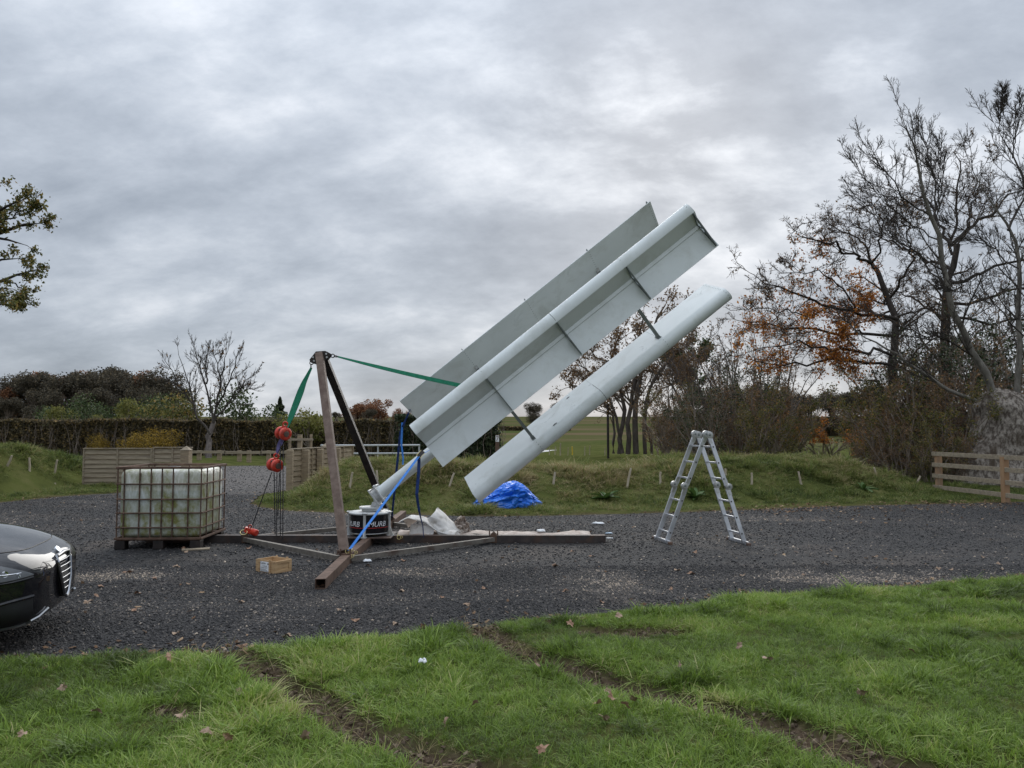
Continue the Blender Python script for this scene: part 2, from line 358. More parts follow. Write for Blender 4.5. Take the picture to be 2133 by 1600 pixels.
def seg_dist(x, y, pl, closed=False):
    d = np.full(x.shape, 1e9); m = len(pl) if closed else len(pl) - 1
    for i in range(m):
        a, b = np.asarray(pl[i], float), np.asarray(pl[(i + 1) % len(pl)], float); ab = b - a; q = ab @ ab + 1e-12
        t = np.clip(((x - a[0]) * ab[0] + (y - a[1]) * ab[1]) / q, 0, 1); d = np.minimum(d, np.hypot(x - a[0] - t * ab[0], y - a[1] - t * ab[1]))
    return d
PC = [np.asarray(p) for p in poly]
def gravel_sd(x, y):                                  # negative inside the gravel
    d = seg_dist(x, y, PC, True); return np.where(inside(x, y, PC), -d, d)
def fbm(x, y, s, seed=0.0, o=3):
    out = np.empty(x.shape); xf, yf, of = x.ravel(), y.ravel(), out.ravel()
    for i in range(len(xf)): of[i] = mnoise.fractal(Vector((xf[i] * s, yf[i] * s, seed)), 1.0, 2.0, o)
    return of.reshape(x.shape)
def vnoise(x, y, s, seed=0):                           # cheap value noise, vectorised
    x, y = x * s, y * s; xi, yi = np.floor(x).astype(np.int64), np.floor(y).astype(np.int64); fx, fy = smooth(x - xi), smooth(y - yi)
    def h(a, b):
        k = (a * 374761393 + b * 668265263 + seed * 974711) & 0x7fffffff; k = ((k ^ (k >> 13)) * 1274126177) & 0x7fffffff; return ((k ^ (k >> 16)) & 0xffff) / 65535.0
    return (h(xi, yi) * (1 - fx) + h(xi + 1, yi) * fx) * (1 - fy) + (h(xi, yi + 1) * (1 - fx) + h(xi + 1, yi + 1) * fx) * fy
RUT1 = [G(*p)[:2] for p in ((455, 1362), (520, 1388), (590, 1425), (640, 1452), (700, 1490), (760, 1525), (850, 1570), (930, 1600), (1150, 1690))]
RUT2 = [G(*p)[:2] for p in ((1000, 1318), (1050, 1345), (1130, 1382), (1280, 1425), (1420, 1468), (1560, 1510), (1700, 1555), (1850, 1600), (2150, 1690))]
PATCH = [(G(1330, 1322)[:2], .42, .13), (G(2060, 1258)[:2], .62, .14), (G(365, 1495)[:2], .22, .12), (G(1240, 1312)[:2], .2, .07)]
def rut(x, y):
    e = .035 * (vnoise(x, y, 7, 3) - .5) * 2
    w1 = .148 + .05 * (vnoise(x, y, 3, 5) - .5); w2 = .138 + .05 * (vnoise(x, y, 2.5, 6) - .5)
    r = np.maximum(smooth((w1 + .05 - seg_dist(x, y, RUT1) + e) / .09), smooth((w2 + .05 - seg_dist(x, y, RUT2) + e) / .09))
    for c, a, b in PATCH: r = np.maximum(r, smooth((1.35 - np.hypot((x - c[0]) / a, (y - c[1]) / b) + 6 * e) / .5))
    return r
TX, TY = np.array([-40, -6.2, -4.2, -2.4, -.63, 1.5, 3.3, 6.66, 9.0, 11.9, 16, 60]), np.array([17.5, 16.8, 15.8, 15.4, 15.1, 15.3, 15.8, 16.8, 17.35, 17.8, 18.4, 22])
def ground_z(x, y):
    x, y = np.asarray(x, float), np.asarray(y, float)
    t = y - np.interp(x, TX, TY) - .55; h = .80 * smooth((x + 5.75 - .23 * np.maximum(y - 20.2, 0)) / 1.7) * (1 - .80 * smooth((x - 8.2) / 3.2))
    h = h * (1 + .02 * np.sin(x * .9)) * (1 - .26 * np.exp(-((x - 2.0) / 1.7) ** 2))
    z = h * smooth(t / 3.0) * (1 - .75 * smooth((t - 3.6) / 7))
    tl = y - (17.9 + (x + 11.6) * .8) - .3; hl = 1.25 * smooth((-x - 12.35) / 1.6)
    z = z + np.where(x < -7, hl * smooth(tl / 2.8) * (1 - .9 * smooth((tl - 3.5) / 9)), 0) * smooth((60 - y) / 10)
    z = z + .028 * np.maximum(y - 70, 0) - .012 * np.maximum(y - 250, 0)
    return z
def ground_full(x, y, detail=True):
    z = ground_z(x, y); g = gravel_sd(x, y)
    z = z + np.where(g < 0, -.045, .03 * smooth(g / .12) - .045 * (1 - smooth(g / .05)))
    if detail:
        m = (y < 11) & (g > 0)
        zz_ = np.zeros(x.shape); xm, ym = x[m], y[m]
        zz_[m] = (.05 * (vnoise(xm, ym, 1.4, 1) - .5) + .028 * (vnoise(xm, ym, 5, 2) - .5)) * smooth(g[m] / .3) - rut(xm, ym) * smooth((g[m] - .02) / .25) * (.055 + .05 * (vnoise(xm, ym, 13, 4) - .5) + .03 * (vnoise(xm, ym, 30, 8) - .5)); z = z + zz_
        b = (y > 14) & (y < 40) & (g > 0); zz_ = np.zeros(x.shape); zz_[b] = .07 * (vnoise(x[b], y[b], 1.1, 9) - .5) * smooth(g[b] / .8); z = z + zz_
    return z
def hit(u, v):                                        # where the line of sight through a photo pixel meets the ground
    d = ray(u, v); s = np.linspace(3, 90, 5000) / d[1]; q = np.array([0, 0, CAMH]) + d[None] * s[:, None]; g = ground_z(q[:, 0], q[:, 1])
    k = np.argmax(q[:, 2] < g); p = q[k].copy(); p[2] = ground_full(p[None, 0], p[None, 1])[0]; return p
def onground(x, y): return np.array([x, y, float(ground_full(np.array([x]), np.array([y]))[0])])
def axis_lines(lo, hi, step, far, g=1.16):
    a = list(np.arange(lo, hi + 1e-6, step)); s = step
    while a[-1] < far: s *= g; a.append(a[-1] + s)
    return a
xs = np.array(sorted([-x for x in axis_lines(0, 7.2, .065, 900, 1.12)][1:] + axis_lines(0, 7.2, .065, 900, 1.12)))
ys = np.array([-400, -150, -60, -25, -10, -4, -1, 1, 2] + axis_lines(2.8, 9.6, .065, 10, 1.1) + axis_lines(10.3, 26, .3, 1500, 1.1))
XX, YY = np.meshgrid(xs, ys); ZZ = ground_full(XX, YY)
nx, ny = len(xs), len(ys); I = np.arange(nx * ny).reshape(ny, nx)
gme = mesh_arrays('ground', np.stack([XX, YY, ZZ], -1).reshape(-1, 3), np.stack([I[:-1, :-1], I[:-1, 1:], I[1:, 1:], I[1:, :-1]], -1).reshape(-1, 4), None, True)
at = gme.attributes.new('soil', 'FLOAT', 'POINT'); GS = gravel_sd(XX, YY); sl = np.where(YY < 40, np.maximum(np.where(YY < 11, rut(XX, YY), 0), .8 * (1 - smooth((GS - .02) / .16))), 0.0); at.data.foreach_set('value', sl.astype(np.float32).ravel())
m, t, b = newmat('meadow'); v = coords(t, 'Object')
g1 = RAMP(t, NOISE(t, v, 1.3, 6, .6), [(.3, (.045, .053, .018)), (.5, (.075, .084, .026)), (.7, (.11, .105, .042))])
vy = coords(t, 'Object', (.02, .075, .02)); g2 = RAMP(t, NOISE(t, vy, 1.0, 3, .5), [(.40, (.060, .075, .026)), (.52, (.085, .082, .036)), (.64, (.125, .095, .058))])
sp = N(t, 'SeparateXYZ'); L(t, N(t, 'TexCoord').outputs['Object'], sp.inputs[0])
far = MATH(t, 'MULTIPLY', MATH(t, 'SUBTRACT', sp.outputs[1], 60.0), .03, clamp=True)
so = N(t, 'Attribute', attribute_name='soil'); soil = RAMP(t, NOISE(t, v, 26, 8, .7), [(.3, (.045, .031, .021)), (.55, (.095, .068, .047)), (.75, (.17, .13, .095))])
L(t, MIXC(t, so.outputs['Fac'], MIXC(t, far, g1, g2), soil), b.inputs['Base Color']); b.inputs['Roughness'].default_value = 1.0; b.inputs['Specular IOR Level'].default_value = 0
bump(t, b, NOISE(t, v, 60, 6, .7), .6, .02)
tag(link('ground', gme, m), 'rough grassland with low banks and fields beyond', 'ground', kind='structure')
# gravel sheet
from mathutils.geometry import delaunay_2d_cdt
inn = rng.uniform((-14, 5), (12, 34), (1500, 2)); gin = inn[gravel_sd(inn[:, 0], inn[:, 1]) < -.3]
cv = [Vector(p) for p in GP] + [Vector(p) for p in gin]; n0 = len(GP)
res = delaunay_2d_cdt(cv, [(i, (i + 1) % n0) for i in range(n0)], [list(range(n0))], 1, 1e-5)
gv = np.array([(p.x, p.y, 0.0) for p in res[0]]); gme = bpy.data.meshes.new('gravel_yard'); gme.from_pydata(gv.tolist(), [], [tuple(f) for f in res[2]]); gme.update()
m, t, b = newmat('gravel'); v = coords(t, 'Object')
vo = N(t, 'TexVoronoi'); vo.inputs['Scale'].default_value = 42; L(t, v, vo.inputs['Vector']); vo2 = N(t, 'TexVoronoi'); vo2.inputs['Scale'].default_value = 95; L(t, v, vo2.inputs['Vector'])
sp = N(t, 'SeparateColor'); L(t, vo.outputs['Color'], sp.inputs[0]); sp2 = N(t, 'SeparateColor'); L(t, vo2.outputs['Color'], sp2.inputs[0])
c1 = RAMP(t, sp.outputs[0], [(0, (.010, .010, .010)), (.6, (.024, .023, .0235)), (.9, (.058, .055, .054)), (1, (.15, .135, .12))])
c2 = RAMP(t, sp2.outputs[1], [(0, (.008, .008, .008)), (.7, (.026, .025, .0255)), (1, (.095, .086, .080))])
cc = MIXC(t, .5, c1, c2)
brown = RAMP(t, NOISE(t, v, .75, 7, .62, .4), [(.50, 0.0), (.66, .7)]); cc = MIXC(t, brown, cc, (.105, .082, .066))
dk = RAMP(t, NOISE(t, coords(t, 'Object', (.25, 1.1, 1)), 1.1, 5, .6), [(.42, .55), (.6, 0.0)]); cc = MIXC(t, dk, cc, (.016, .016, .018))
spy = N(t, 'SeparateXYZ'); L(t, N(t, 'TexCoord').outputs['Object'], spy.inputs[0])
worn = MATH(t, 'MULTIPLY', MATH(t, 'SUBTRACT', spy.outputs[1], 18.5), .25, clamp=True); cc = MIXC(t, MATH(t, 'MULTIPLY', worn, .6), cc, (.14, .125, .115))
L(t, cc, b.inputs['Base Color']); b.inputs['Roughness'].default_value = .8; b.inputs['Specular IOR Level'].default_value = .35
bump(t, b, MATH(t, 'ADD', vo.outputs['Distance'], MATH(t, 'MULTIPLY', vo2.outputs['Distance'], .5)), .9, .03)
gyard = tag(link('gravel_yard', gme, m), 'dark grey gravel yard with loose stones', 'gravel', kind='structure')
# pale lane beyond the bank
lm = pmat('lane_tarmac', (.36, .35, .34), (.50, .49, .47), 3, .9, 0, .2)
lp = [G(1060, 948.0), G(1265, 942.0), G(1420, 936.5), G(1420, 933.0), G(1265, 936.5), G(1060, 940.5)]
mb = MB(); mb.add([(p[0], p[1], .05) for p in lp], [tuple(range(6))]); tag(mb.build('lane', lm), 'pale lane behind the grass bank', 'lane', kind='structure')
# ------------------------------------------------------------------ loose stones
def in_view(x, y, ex=.12): return np.abs(x) < (.667 + ex) * y + .6
def stones(name, n, y0, y1, smin, smax, prot, label, seed, cond):
    r = np.random.default_rng(seed); y = np.sqrt(r.uniform(y0 ** 2, y1 ** 2, n)); x = r.uniform(-1, 1, n) * (.78 * y + .4)
    k = cond(x, y, r); x, y = x[k], y[k]; n = len(x); s = smin + (smax - smin) * r.uniform(0, 1, n) ** 2.2
    p = np.stack([x, y, s * .12], 1); lane_ = .19 * np.exp(-((y - 8.0 - .16 * x - .25 * np.sin(x * .7)) / .34) ** 2) + .19 * np.exp(-((y - 9.55 - .16 * x - .25 * np.sin(x * .7)) / .34) ** 2) + .16 * np.exp(-((y - 13.6 - .05 * x - .3 * np.sin(x * .5)) / .4) ** 2); tint = np.clip(r.normal(.33, .15, n) + lane_ + (r.uniform(0, 1, n) > .985) * .5 + .25 * smooth((vnoise(x, y, .9, 17) + .35 * vnoise(x, y, 3.5, 18) - .80) / .25) + .22 * np.exp(gravel_sd(x, y) / .18) * (r.uniform(0, 1, n) > .45), 0, 1)
    sv = np.stack([s, s, s], 1); return scatter(name, p, np.stack([r.uniform(-.5, .5, n), r.uniform(-.5, .5, n), r.uniform(0, 6.28, n)], 1), sv, r.integers(0, len(prot), n), tint, prot, label, 'stones')
st_mat = tint_mat('stone', [(0, (.010, .0095, .0095)), (.3, (.028, .0265, .0265)), (.55, (.068, .063, .061)), (.75, (.165, .142, .122)), (1, (.46, .37, .28))], .75, spec=.4, island=.1)
rr = np.random.default_rng(3)
cg = lambda x, y, r: gravel_sd(x, y) < -.02 - .10 * r.uniform(0, 1, len(x)) ** 3
stones('loose_gravel', 150000, 4.9, 9.5, .009, .030, [(rock(rr, i), st_mat) for i in range(7)], 'loose dark chippings over the near yard', 11, cg)
stones('far_gravel', 24000, 19.5, 35, .02, .055, [(rock(rr, i), st_mat) for i in range(5)], 'loose chippings on the track through the gateway', 14, cg)
stones('coarse_gravel', 95000, 9.5, 19.5, .013, .038, [(rock(rr, i), st_mat) for i in range(7)], 'loose dark chippings over the far yard', 12, cg)
so_mat = tint_mat('soil_crumb', [(0, (.040, .028, .019)), (.5, (.10, .073, .050)), (1, (.21, .16, .115))], .95, spec=.1)
def soil_c(x, y, r): return (gravel_sd(x, y) > .02) & (rut(x, y) > .25 + .5 * r.uniform(0, 1, len(x)))
def crumbs(seed, n):
    r = np.random.default_rng(seed); y = np.sqrt(r.uniform(3.2 ** 2, 9.5 ** 2, n)); x = r.uniform(-1, 1, n) * (.78 * y + .4); k = soil_c(x, y, r); x, y = x[k], y[k]; n = len(x)
    s = .008 + .045 * r.uniform(0, 1, n) ** 3; p = np.stack([x, y, ground_full(x, y) + s * .1], 1)
    return scatter('soil_crumbs', p, r.uniform(-1, 6, (n, 3)), np.stack([s] * 3, 1), r.integers(0, 5, n), r.uniform(.1, .9, n), [(rock(rr, i), so_mat) for i in range(5)], 'brown soil crumbs churned up in the wheel ruts', 'soil')
crumbs(21, 150000)
# ------------------------------------------------------------------ grass
gr_lawn = tint_mat('lawn_grass', [(0, (.066, .094, .022)), (.28, (.132, .206, .032)), (.55, (.200, .305, .046)), (.78, (.29, .385, .072)), (1, (.48, .45, .20))], .5, .4, .3, .45)
gr_bank = tint_mat('bank_grass', [(0, (.050, .066, .022)), (.25, (.112, .155, .038)), (.5, (.185, .215, .058)), (.75, (.245, .222, .090)), (1, (.39, .31, .17))], .7, .35, .2, .5)
def grass(name, x, y, hs, tint, prot, label, seed, lean=.25):
    r = np.random.default_rng(seed); n = len(x); p = np.stack([x, y, ground_full(x, y) - .004], 1); s = hs * r.uniform(.7, 1.25, n)
    return scatter(name, p, np.stack([r.normal(0, lean, n), r.normal(0, lean, n), r.uniform(0, 6.28, n)], 1), np.stack([s, s, s], 1), r.integers(0, len(prot), n), np.clip(tint, 0, 1), prot, label, 'grass')
r = np.random.default_rng(31); n = 78000
y = np.sqrt(r.uniform(3.0 ** 2, 9.6 ** 2, n)); x = r.uniform(-1, 1, n) * (.76 * y + .5); g = gravel_sd(x, y); rv = rut(x, y)
k = (g > .0 + .09 * r.uniform(-.6, 1, n) ** 3) & (rv < .12 + .35 * r.uniform(0, 1, n) ** 2); x, y, g = x[k], y[k], g[k]; n = len(x)
big_n, med = vnoise(x, y, .8, 41), vnoise(x, y, 2.6, 42)
hs = (.38 + .48 * med + .25 * (big_n - .5) + .5 * smooth((vnoise(x, y, 4.5, 46) - .70) / .2)) * (.55 + .45 * smooth(g / .25))
tint = .26 + .46 * (big_n - .1) + .34 * (med - .5) - .22 * smooth((vnoise(x, y, 4.5, 46) - .70) / .2) + .25 * smooth((vnoise(x, y, 1.7, 47) - .66) / .2) + r.normal(0, .12, n) + .30 * (r.uniform(0, 1, n) > .965) - .16 * smooth((-x - .25 * y - .2) / 1.2)
grass('lawn_grass', x, y, hs, tint, [(tuft(rr, 12, .045, .105, .0056, .75), gr_lawn) for i in range(6)] + [(tuft(rr, 14, .05, .085, .0064, 1.25), gr_lawn) for i in range(3)], 'short green lawn grass in the foreground', 32)
r = np.random.default_rng(35); n = 26000                                  # flattened dead strands along the ruts
y = np.sqrt(r.uniform(3.0 ** 2, 9.0 ** 2, n)); x = r.uniform(-1, 1, n) * (.76 * y + .5); rv = rut(x, y); k = (gravel_sd(x, y) > .02) & (rv > .1) & (r.uniform(0, 1, n) < .5); x, y = x[k], y[k]
grass('trampled_grass', x, y, np.full(len(x), .8), r.uniform(.0, 1.1, len(x)), [(tuft(rr, 7, .05, .07, .004, 2.2), gr_bank) for i in range(3)], 'flattened dead grass strands along the wheel ruts', 36, .5)
r = np.random.default_rng(33); n = 72000
y = r.uniform(13.8, 27, n); x = r.uniform(-1, 1, n) * (.76 * y + 1.0); g = gravel_sd(x, y); z = ground_z(x, y); tt = y - np.interp(x, TX, TY)
k = (g > .03 + .25 * r.uniform(0, 1, n) ** 3) & ((tt < 7) | (x < -8)); x, y, g, z, tt = x[k], y[k], g[k], z[k], tt[k]; n = len(x)
big_n, med = vnoise(x, y, .45, 51), vnoise(x, y, 1.5, 52); slope = smooth(z / .5)
hs = (.20 + .95 * med * vnoise(x, y, 2.2, 53) + .14 * med) * (.62 + .30 * slope) * (.4 + .6 * smooth(g / .5))
tint = .33 + .34 * slope * (x > -7) + .60 * (big_n - .5) + .4 * (vnoise(x, y, 2.7, 57) - .5) + r.normal(0, .17, n) - .12 * (x < -7)
grass('bank_grass', x, y, hs, tint, [(tuft(rr, 13, .11, .34, .019, .8), gr_bank) for i in range(6)] + [(tuft(rr, 12, .12, .27, .024, 1.4), gr_bank) for i in range(4)], 'long tussocky grass on the verge and banks', 34)

# ------------------------------------------------------------------ leaf litter blown along the edges of the yard
def leaf_piece(seed):
    r = np.random.default_rng(seed); n = 10; V = [(0, 0, .15)] + [((.5 + .2 * abs(math.cos(2.5 * i * .628))) * math.cos(i * .628), .7 * (.5 + .2 * abs(math.cos(2.5 * i * .628))) * math.sin(i * .628), .12 * r.uniform(-.2, 1)) for i in range(n)]
    return mesh_arrays('litter', V, None, [(0, 1 + i, 1 + (i + 1) % n) for i in range(n)])
lit_m = tint_mat('leaf_litter', [(0, (.06, .038, .024)), (.5, (.16, .095, .055)), (.85, (.27, .18, .11)), (1, (.38, .27, .17))], .85, .1, .15, .1)
r = np.random.default_rng(61); n = 60000; y = r.uniform(5, 21, n); x = r.uniform(-1, 1, n) * (.76 * y + .5); g = gravel_sd(x, y)
w = np.exp(-np.abs(g + .05) / np.where((y > 12) & (x > 5), .55, .13)) * np.where(y > 12, np.where(x > 4, 1.0, .5), .55) * smooth((vnoise(x, y, 1.2, 62) - .2) / .4) + .012 * (g < 0) * (vnoise(x, y, .8, 63) > .45)
k = (r.uniform(0, 1, n) < w) & (g < .5); x, y = x[k], y[k]; n = len(x); s_ = r.uniform(.02, .055, n)
scatter('leaf_litter', np.stack([x, y, np.maximum(ground_full(x, y), 0) + .012], 1), np.stack([r.normal(0, .35, n), r.normal(0, .35, n), r.uniform(0, 6.28, n)], 1), np.stack([s_] * 3, 1), r.integers(0, 4, n), r.uniform(0, 1, n), [(leaf_piece(i), lit_m) for i in range(4)], 'small brown leaf litter along the edges of the yard', 'leaf litter')
# ================================================================== materials of the built things
M_rust = pmat('rusty_steel', (.085, .048, .032), (.17, .105, .072), 9, .8, .25, .35, .003, dirt=(.06, .035, .025), dscale=4)
M_rust_light = pmat('weathered_steel', (.12, .082, .062), (.19, .135, .105), 14, .75, .2, .3, .002, dirt=(.10, .06, .045), dscale=5)
M_steel_dark = pmat('dark_primed_steel', (.035, .028, .026), (.075, .06, .053), 8, .65, .3, .25, .002, dirt=(.10, .055, .035), dscale=3.5)
M_brace = pmat('brace_steel', (.13, .115, .095), (.21, .185, .155), 10, .7, .25, .25, .002, dirt=(.09, .06, .045), dscale=4)
M_black = pmat('black_steel', (.012, .010, .009), (.035, .026, .022), 8, .55, .2, .2, .002)
M_blade = pmat('blade_paint', (.645, .68, .67), (.71, .745, .735), 1.4, .33, 0, .03, .002, dirt=(.58, .605, .58), dscale=2.6)
_t = M_blade.node_tree; L(_t, RAMP(_t, NOISE(_t, coords(_t), 3.5, 7, .65, .5), [(.3, .24), (.7, .46)]), _t.nodes['Principled BSDF'].inputs['Roughness'])
M_rib = pmat('rib_alloy', (.15, .168, .165), (.21, .23, .225), 8, .5, .4, .1)
M_seam = pmat('seam', (.09, .095, .095), (.14, .145, .145), 8, .8)
M_white = pmat('white_paint', (.44, .45, .445), (.55, .56, .555), 5, .45, 0, .08, .002, dirt=(.40, .37, .32), dscale=5)
M_zinc = pmat('zinc', (.42, .42, .41), (.58, .58, .57), 12, .35, .85, .1)
M_gold = pmat('passivated_zinc', (.48, .38, .16), (.62, .52, .26), 12, .35, .85, .1)
M_alu = pmat('aluminium', (.55, .56, .58), (.68, .69, .71), 7, .42, .75, .12, .001, dirt=(.42, .42, .43), dscale=3)
M_green = pmat('green_webbing', (.008, .16, .085), (.018, .24, .13), 30, .8, 0, .3, .002)
M_blue = pmat('blue_webbing', (.03, .18, .58), (.06, .26, .72), 30, .75, 0, .3, .002)
M_navy = pmat('navy_webbing', (.010, .028, .12), (.02, .06, .24), 20, .8, 0, .3, .002)
M_purple = pmat('purple_sling', (.06, .05, .16), (.16, .14, .28), 25, .85, 0, .4, .003)
M_red = pmat('red_enamel', (.50, .035, .018), (.66, .06, .028), 7, .4, 0, .1, .002, dirt=(.22, .03, .02), dscale=6)
M_chain = pmat('black_chain', (.012, .012, .014), (.04, .04, .045), 20, .45, .6, .1)
M_wood = pmat('sawn_wood', (.25, .185, .115), (.36, .28, .185), 3, .85, 0, .35, .003, stretch=(1, 1, 9), dirt=(.17, .13, .09), dscale=2)
M_wood_grey = pmat('grey_board', (.245, .195, .135), (.36, .30, .215), 3, .9, 0, .35, .003, stretch=(1, 6, 9), dirt=(.19, .15, .11), dscale=1.6)
M_crate = pmat('crate_wood', (.40, .25, .12), (.55, .37, .20), 5, .8, 0, .3, .002, stretch=(1, 1, 6), dirt=(.28, .17, .09), dscale=8)
M_sheet = pmat('foam_sheet', (.68, .65, .61), (.79, .76, .72), 4, .8, 0, .25, .006, dirt=(.42, .37, .31), dscale=7)
M_pink = pmat('dusty_sheet', (.42, .34, .29), (.60, .52, .46), 6, .85, 0, .4, .01, dirt=(.30, .22, .17), dscale=9)
M_litter = pmat('white_plastic', (.70, .71, .72), (.82, .83, .84), 9, .45, 0, .2)
# ================================================================== the wind turbine
HX, HY = -2.07, 11.40
M0 = P(776, 1040, HY); ANG = R(38.8); AX = np.array([math.cos(ANG), 0, math.sin(ANG)]); E1 = np.array([0, -1.0, 0]); E2 = np.array([-math.sin(ANG), 0, math.cos(ANG)])
wt = thing('wind_turbine', (HX, HY, .10), 'white vertical-axis wind turbine tilted over on its hinged mast', 'wind turbine')
L0, BL, R0, D0 = 1.19, 4.89, .82, R(8)
prof = [(-.416, 0), (-.1, 0), (.1, 0), (.17, .001)] + [(.19 + .122 * math.sin(w), .105 - .1045 * math.cos(w)) for w in np.linspace(.12, math.pi - .1, 12)] + [(.150, .2095), (.128, .204), (-.01, .012), (-.416, .012)]
def bframe(a):
    a = a + D0
    er = E1 * math.cos(a) + E2 * math.sin(a); et = -E1 * math.sin(a) + E2 * math.cos(a); return er, et
def bp(a, c, t, l):
    er, et = bframe(a); return M0 + AX * l + er * (R0 + t) + et * c
for a_i, (a, lab) in enumerate(((0, 'blade showing its open ribbed back'), (2 * math.pi / 3, 'blade showing its flat grey inner skin'), (-2 * math.pi / 3, 'blade with its rounded nose turned down'))):
    er, et = bframe(a); n = len(prof); mb = MB()
    mb.prism([bp(a, c, t, L0) for c, t in prof], AX * BL)
    bl = mb.build('blade', M_blade, wt, smooth=True, angle=38); bl['label'] = lab
    mb = MB(); q = bp(a, -.035, .020, L0 + BL / 2); mb.frame(q, AX, et, er, BL - .02, .05, .012); mb.build('flange_strip', M_blade, bl)
    for f in (.25, .5, .75, .998):
        l = L0 + BL * f - (.03 if f > .9 else 0); lip, tail, root, mid = bp(a, .125, .203, l), bp(a, -.405, .036, l), bp(a, .01, .026, l), bp(a, -.13, .026, l)
        mb = MB(); mb.bar(lip, tail, .012, .05, np.cross(AX, tail - lip)); mb.bar(lip, root, .012, .045, np.cross(AX, root - lip)); mb.bar(root, bp(a, -.405, .026, l), .012, .022, er)
        mm = lip * .52 + tail * .48; mb.bar(bp(a, -.02, .03, l), mm, .009, .026, np.cross(AX, mm - mid)); tri = [mm, tail, bp(a, -.16, .022, l)]
        mb.prism(tri, AX * .006); rb = mb.build('rib', M_rib, bl)
        mb = MB()
        for c in np.linspace(-.38, .15, 12):
            for tt, sg in ((-.0012, -1),): mb.lathe(bp(a, c, tt, l), er * sg, [(.0065, 0), (.005, .0016), (.0, .002)], 6)
        for w in np.linspace(.5, 2.6, 6): mb.lathe(bp(a, .19 + .1225 * math.sin(w), .105 - .105 * math.cos(w), l), et * math.sin(w) - er * math.cos(w), [(.0065, 0), (.005, .0016), (.0, .002)], 6)
        rv_ = mb.build('rivets', M_rib, bl); rv_['kind'] = 'stuff'
        mb = MB(); mb.frame(bp(a, .145, .14, l - .04), AX, et, er, .05, .045, .06); mb.build('rib_bracket', M_white, bl, bevel=.004)
    mb = MB()
    if a_i == 1: mb = None
    ring_ = [bp(a, c + .0015 * (c > .25), t + (.0015 if t > .1 else -.0015), L0 + BL * .5) for c, t in prof[1:17]]
    V = ring_ + [p + AX * .006 for p in ring_]; k = len(ring_)
    if mb: mb.add(V, [(i, i + 1, k + i + 1, k + i) for i in range(k - 1)]); mb.build('joint_seam', M_seam, bl)
    for f in (.25, .75):
        l = L0 + BL * f; mb = MB(); mb.bar(M0 + AX * l + er * .07, bp(a, .10, .012, l), .045, .05, et)
        stt = mb.build('strut', M_rib, wt); mb = MB(); mb.frame(bp(a, .08, -.003, l), AX, et, er, .06, .14, .012); mb.frame(bp(a, .08, -.015, l), AX, et, er, .05, .07, .03); mb.build('strut_foot', M_white if a_i == 1 else M_rib, stt)
    if a_i == 2:
        for (u_, v_, s_) in ((1156, 884, .03), (1183, 829, .024), (1149, 848, .014)):
            mb = MB(); d = ray(u_, v_); o = np.array([0, 0, CAMH]); q0 = bp(a, 0, 0, L0); s2 = ((q0 - o) @ er) / (d @ er); h = o + d * s2 - er * .002
            mb.prism([h + AX * s_ * math.cos(w) * 1.3 + et * s_ * .55 * math.sin(w) * (1 + .3 * math.sin(3 * w)) for w in np.arange(9) * .698], -er * .003); mb.build('paint_chip', M_seam, bl)
mb = MB(); mb.tube([M0 + AX * l for l in (.14, .2, 2, 4, 5.15)], [.105, .092, .088, .085, .08], 28); mast = mb.build('mast', M_blade, wt, smooth=True)
for f in (.25, .75):
    mb = MB(); mb.lathe(M0 + AX * (L0 + BL * f - .06), AX, [(.095, 0), (.12, .005), (.12, .115), (.095, .12)], 28); mb.build('strut_hub', M_white, mast, smooth=True)
mb = MB(); mb.frame(M0 + AX * .145, AX, E1, E2, .022, .26, .29); mb.frame(M0 + AX * .045, AX, E1, E2, .02, .24, .28); mb.tube([M0 + AX * .04, M0 + AX * .15], .10, 24)
for s in (-1, 1):
    mb.frame(M0 + AX * .165 + E1 * .0 + E2 * s * .128, AX, E1, E2, .03, .2, .02)
    for q in (-1, 1): mb.tube([M0 + AX * .03 + E1 * s * .095 + E2 * q * .11, M0 + AX * .185 + E1 * s * .095 + E2 * q * .11], .011, 6)
mb.build('mast_flange', M_white, wt, bevel=.004)
ZD0, ZD1 = .15, .44; DC = np.array([HX - .02, HY, 0]); RD = .285
mb = MB(); hp = M0 - AX * .02; mb.tube([(HX + .07, HY - .13, .565), (HX + .07, HY + .13, .565)], .022, 14)
for s in (-1, 1):
    mb.prism([np.array([HX - .02, HY + s * .09, .47]), np.array([HX + .16, HY + s * .09, .47]), np.array([HX + .12, HY + s * .09, .60]), np.array([HX + .03, HY + s * .09, .60])], (0, s * .018, 0))
    mb.prism([M0 + E1 * s * .06 + AX * .05 - E2 * .10, M0 + E1 * s * .06 + AX * .05 + E2 * .03, np.array([HX + .05, HY - s * .06, .545]), np.array([HX + .11, HY - s * .06, .55])], E1 * s * .016)
mb.build('hinge', M_white, wt, bevel=.003)
mb = MB(); mb.lathe(DC, (0, 0, 1), [(.02, .50), (.155, .50), (.16, .505), (.16, .522), (.155, .527), (.02, .527)], 32); mb.lathe(DC, (0, 0, 1), [(.12, .462), (.12, .502)], 24)
mb.build('bearing_plate', M_white, wt, smooth=True)
mb = MB(); mb.lathe(DC, (0, 0, 1), [(.05, .455), (.300, .455), (.308, .450), (.310, .438), (.305, .428), (.287, .426), (.05, .42)], 64); mb.build('generator_cover', M_white, wt, smooth=True)
M_drum = pmat('gloss_black', (.008, .008, .010), (.014, .014, .017), 5, .22, 0, .02)
mb = MB(); mb.lathe(DC, (0, 0, 1), [(.2, ZD0 - .005), (RD - .006, ZD0), (RD, ZD0 + .012), (RD, ZD1 - .02), (RD - .01, ZD1 - .008)], 72); drum = mb.build('generator', M_drum, wt, smooth=True)
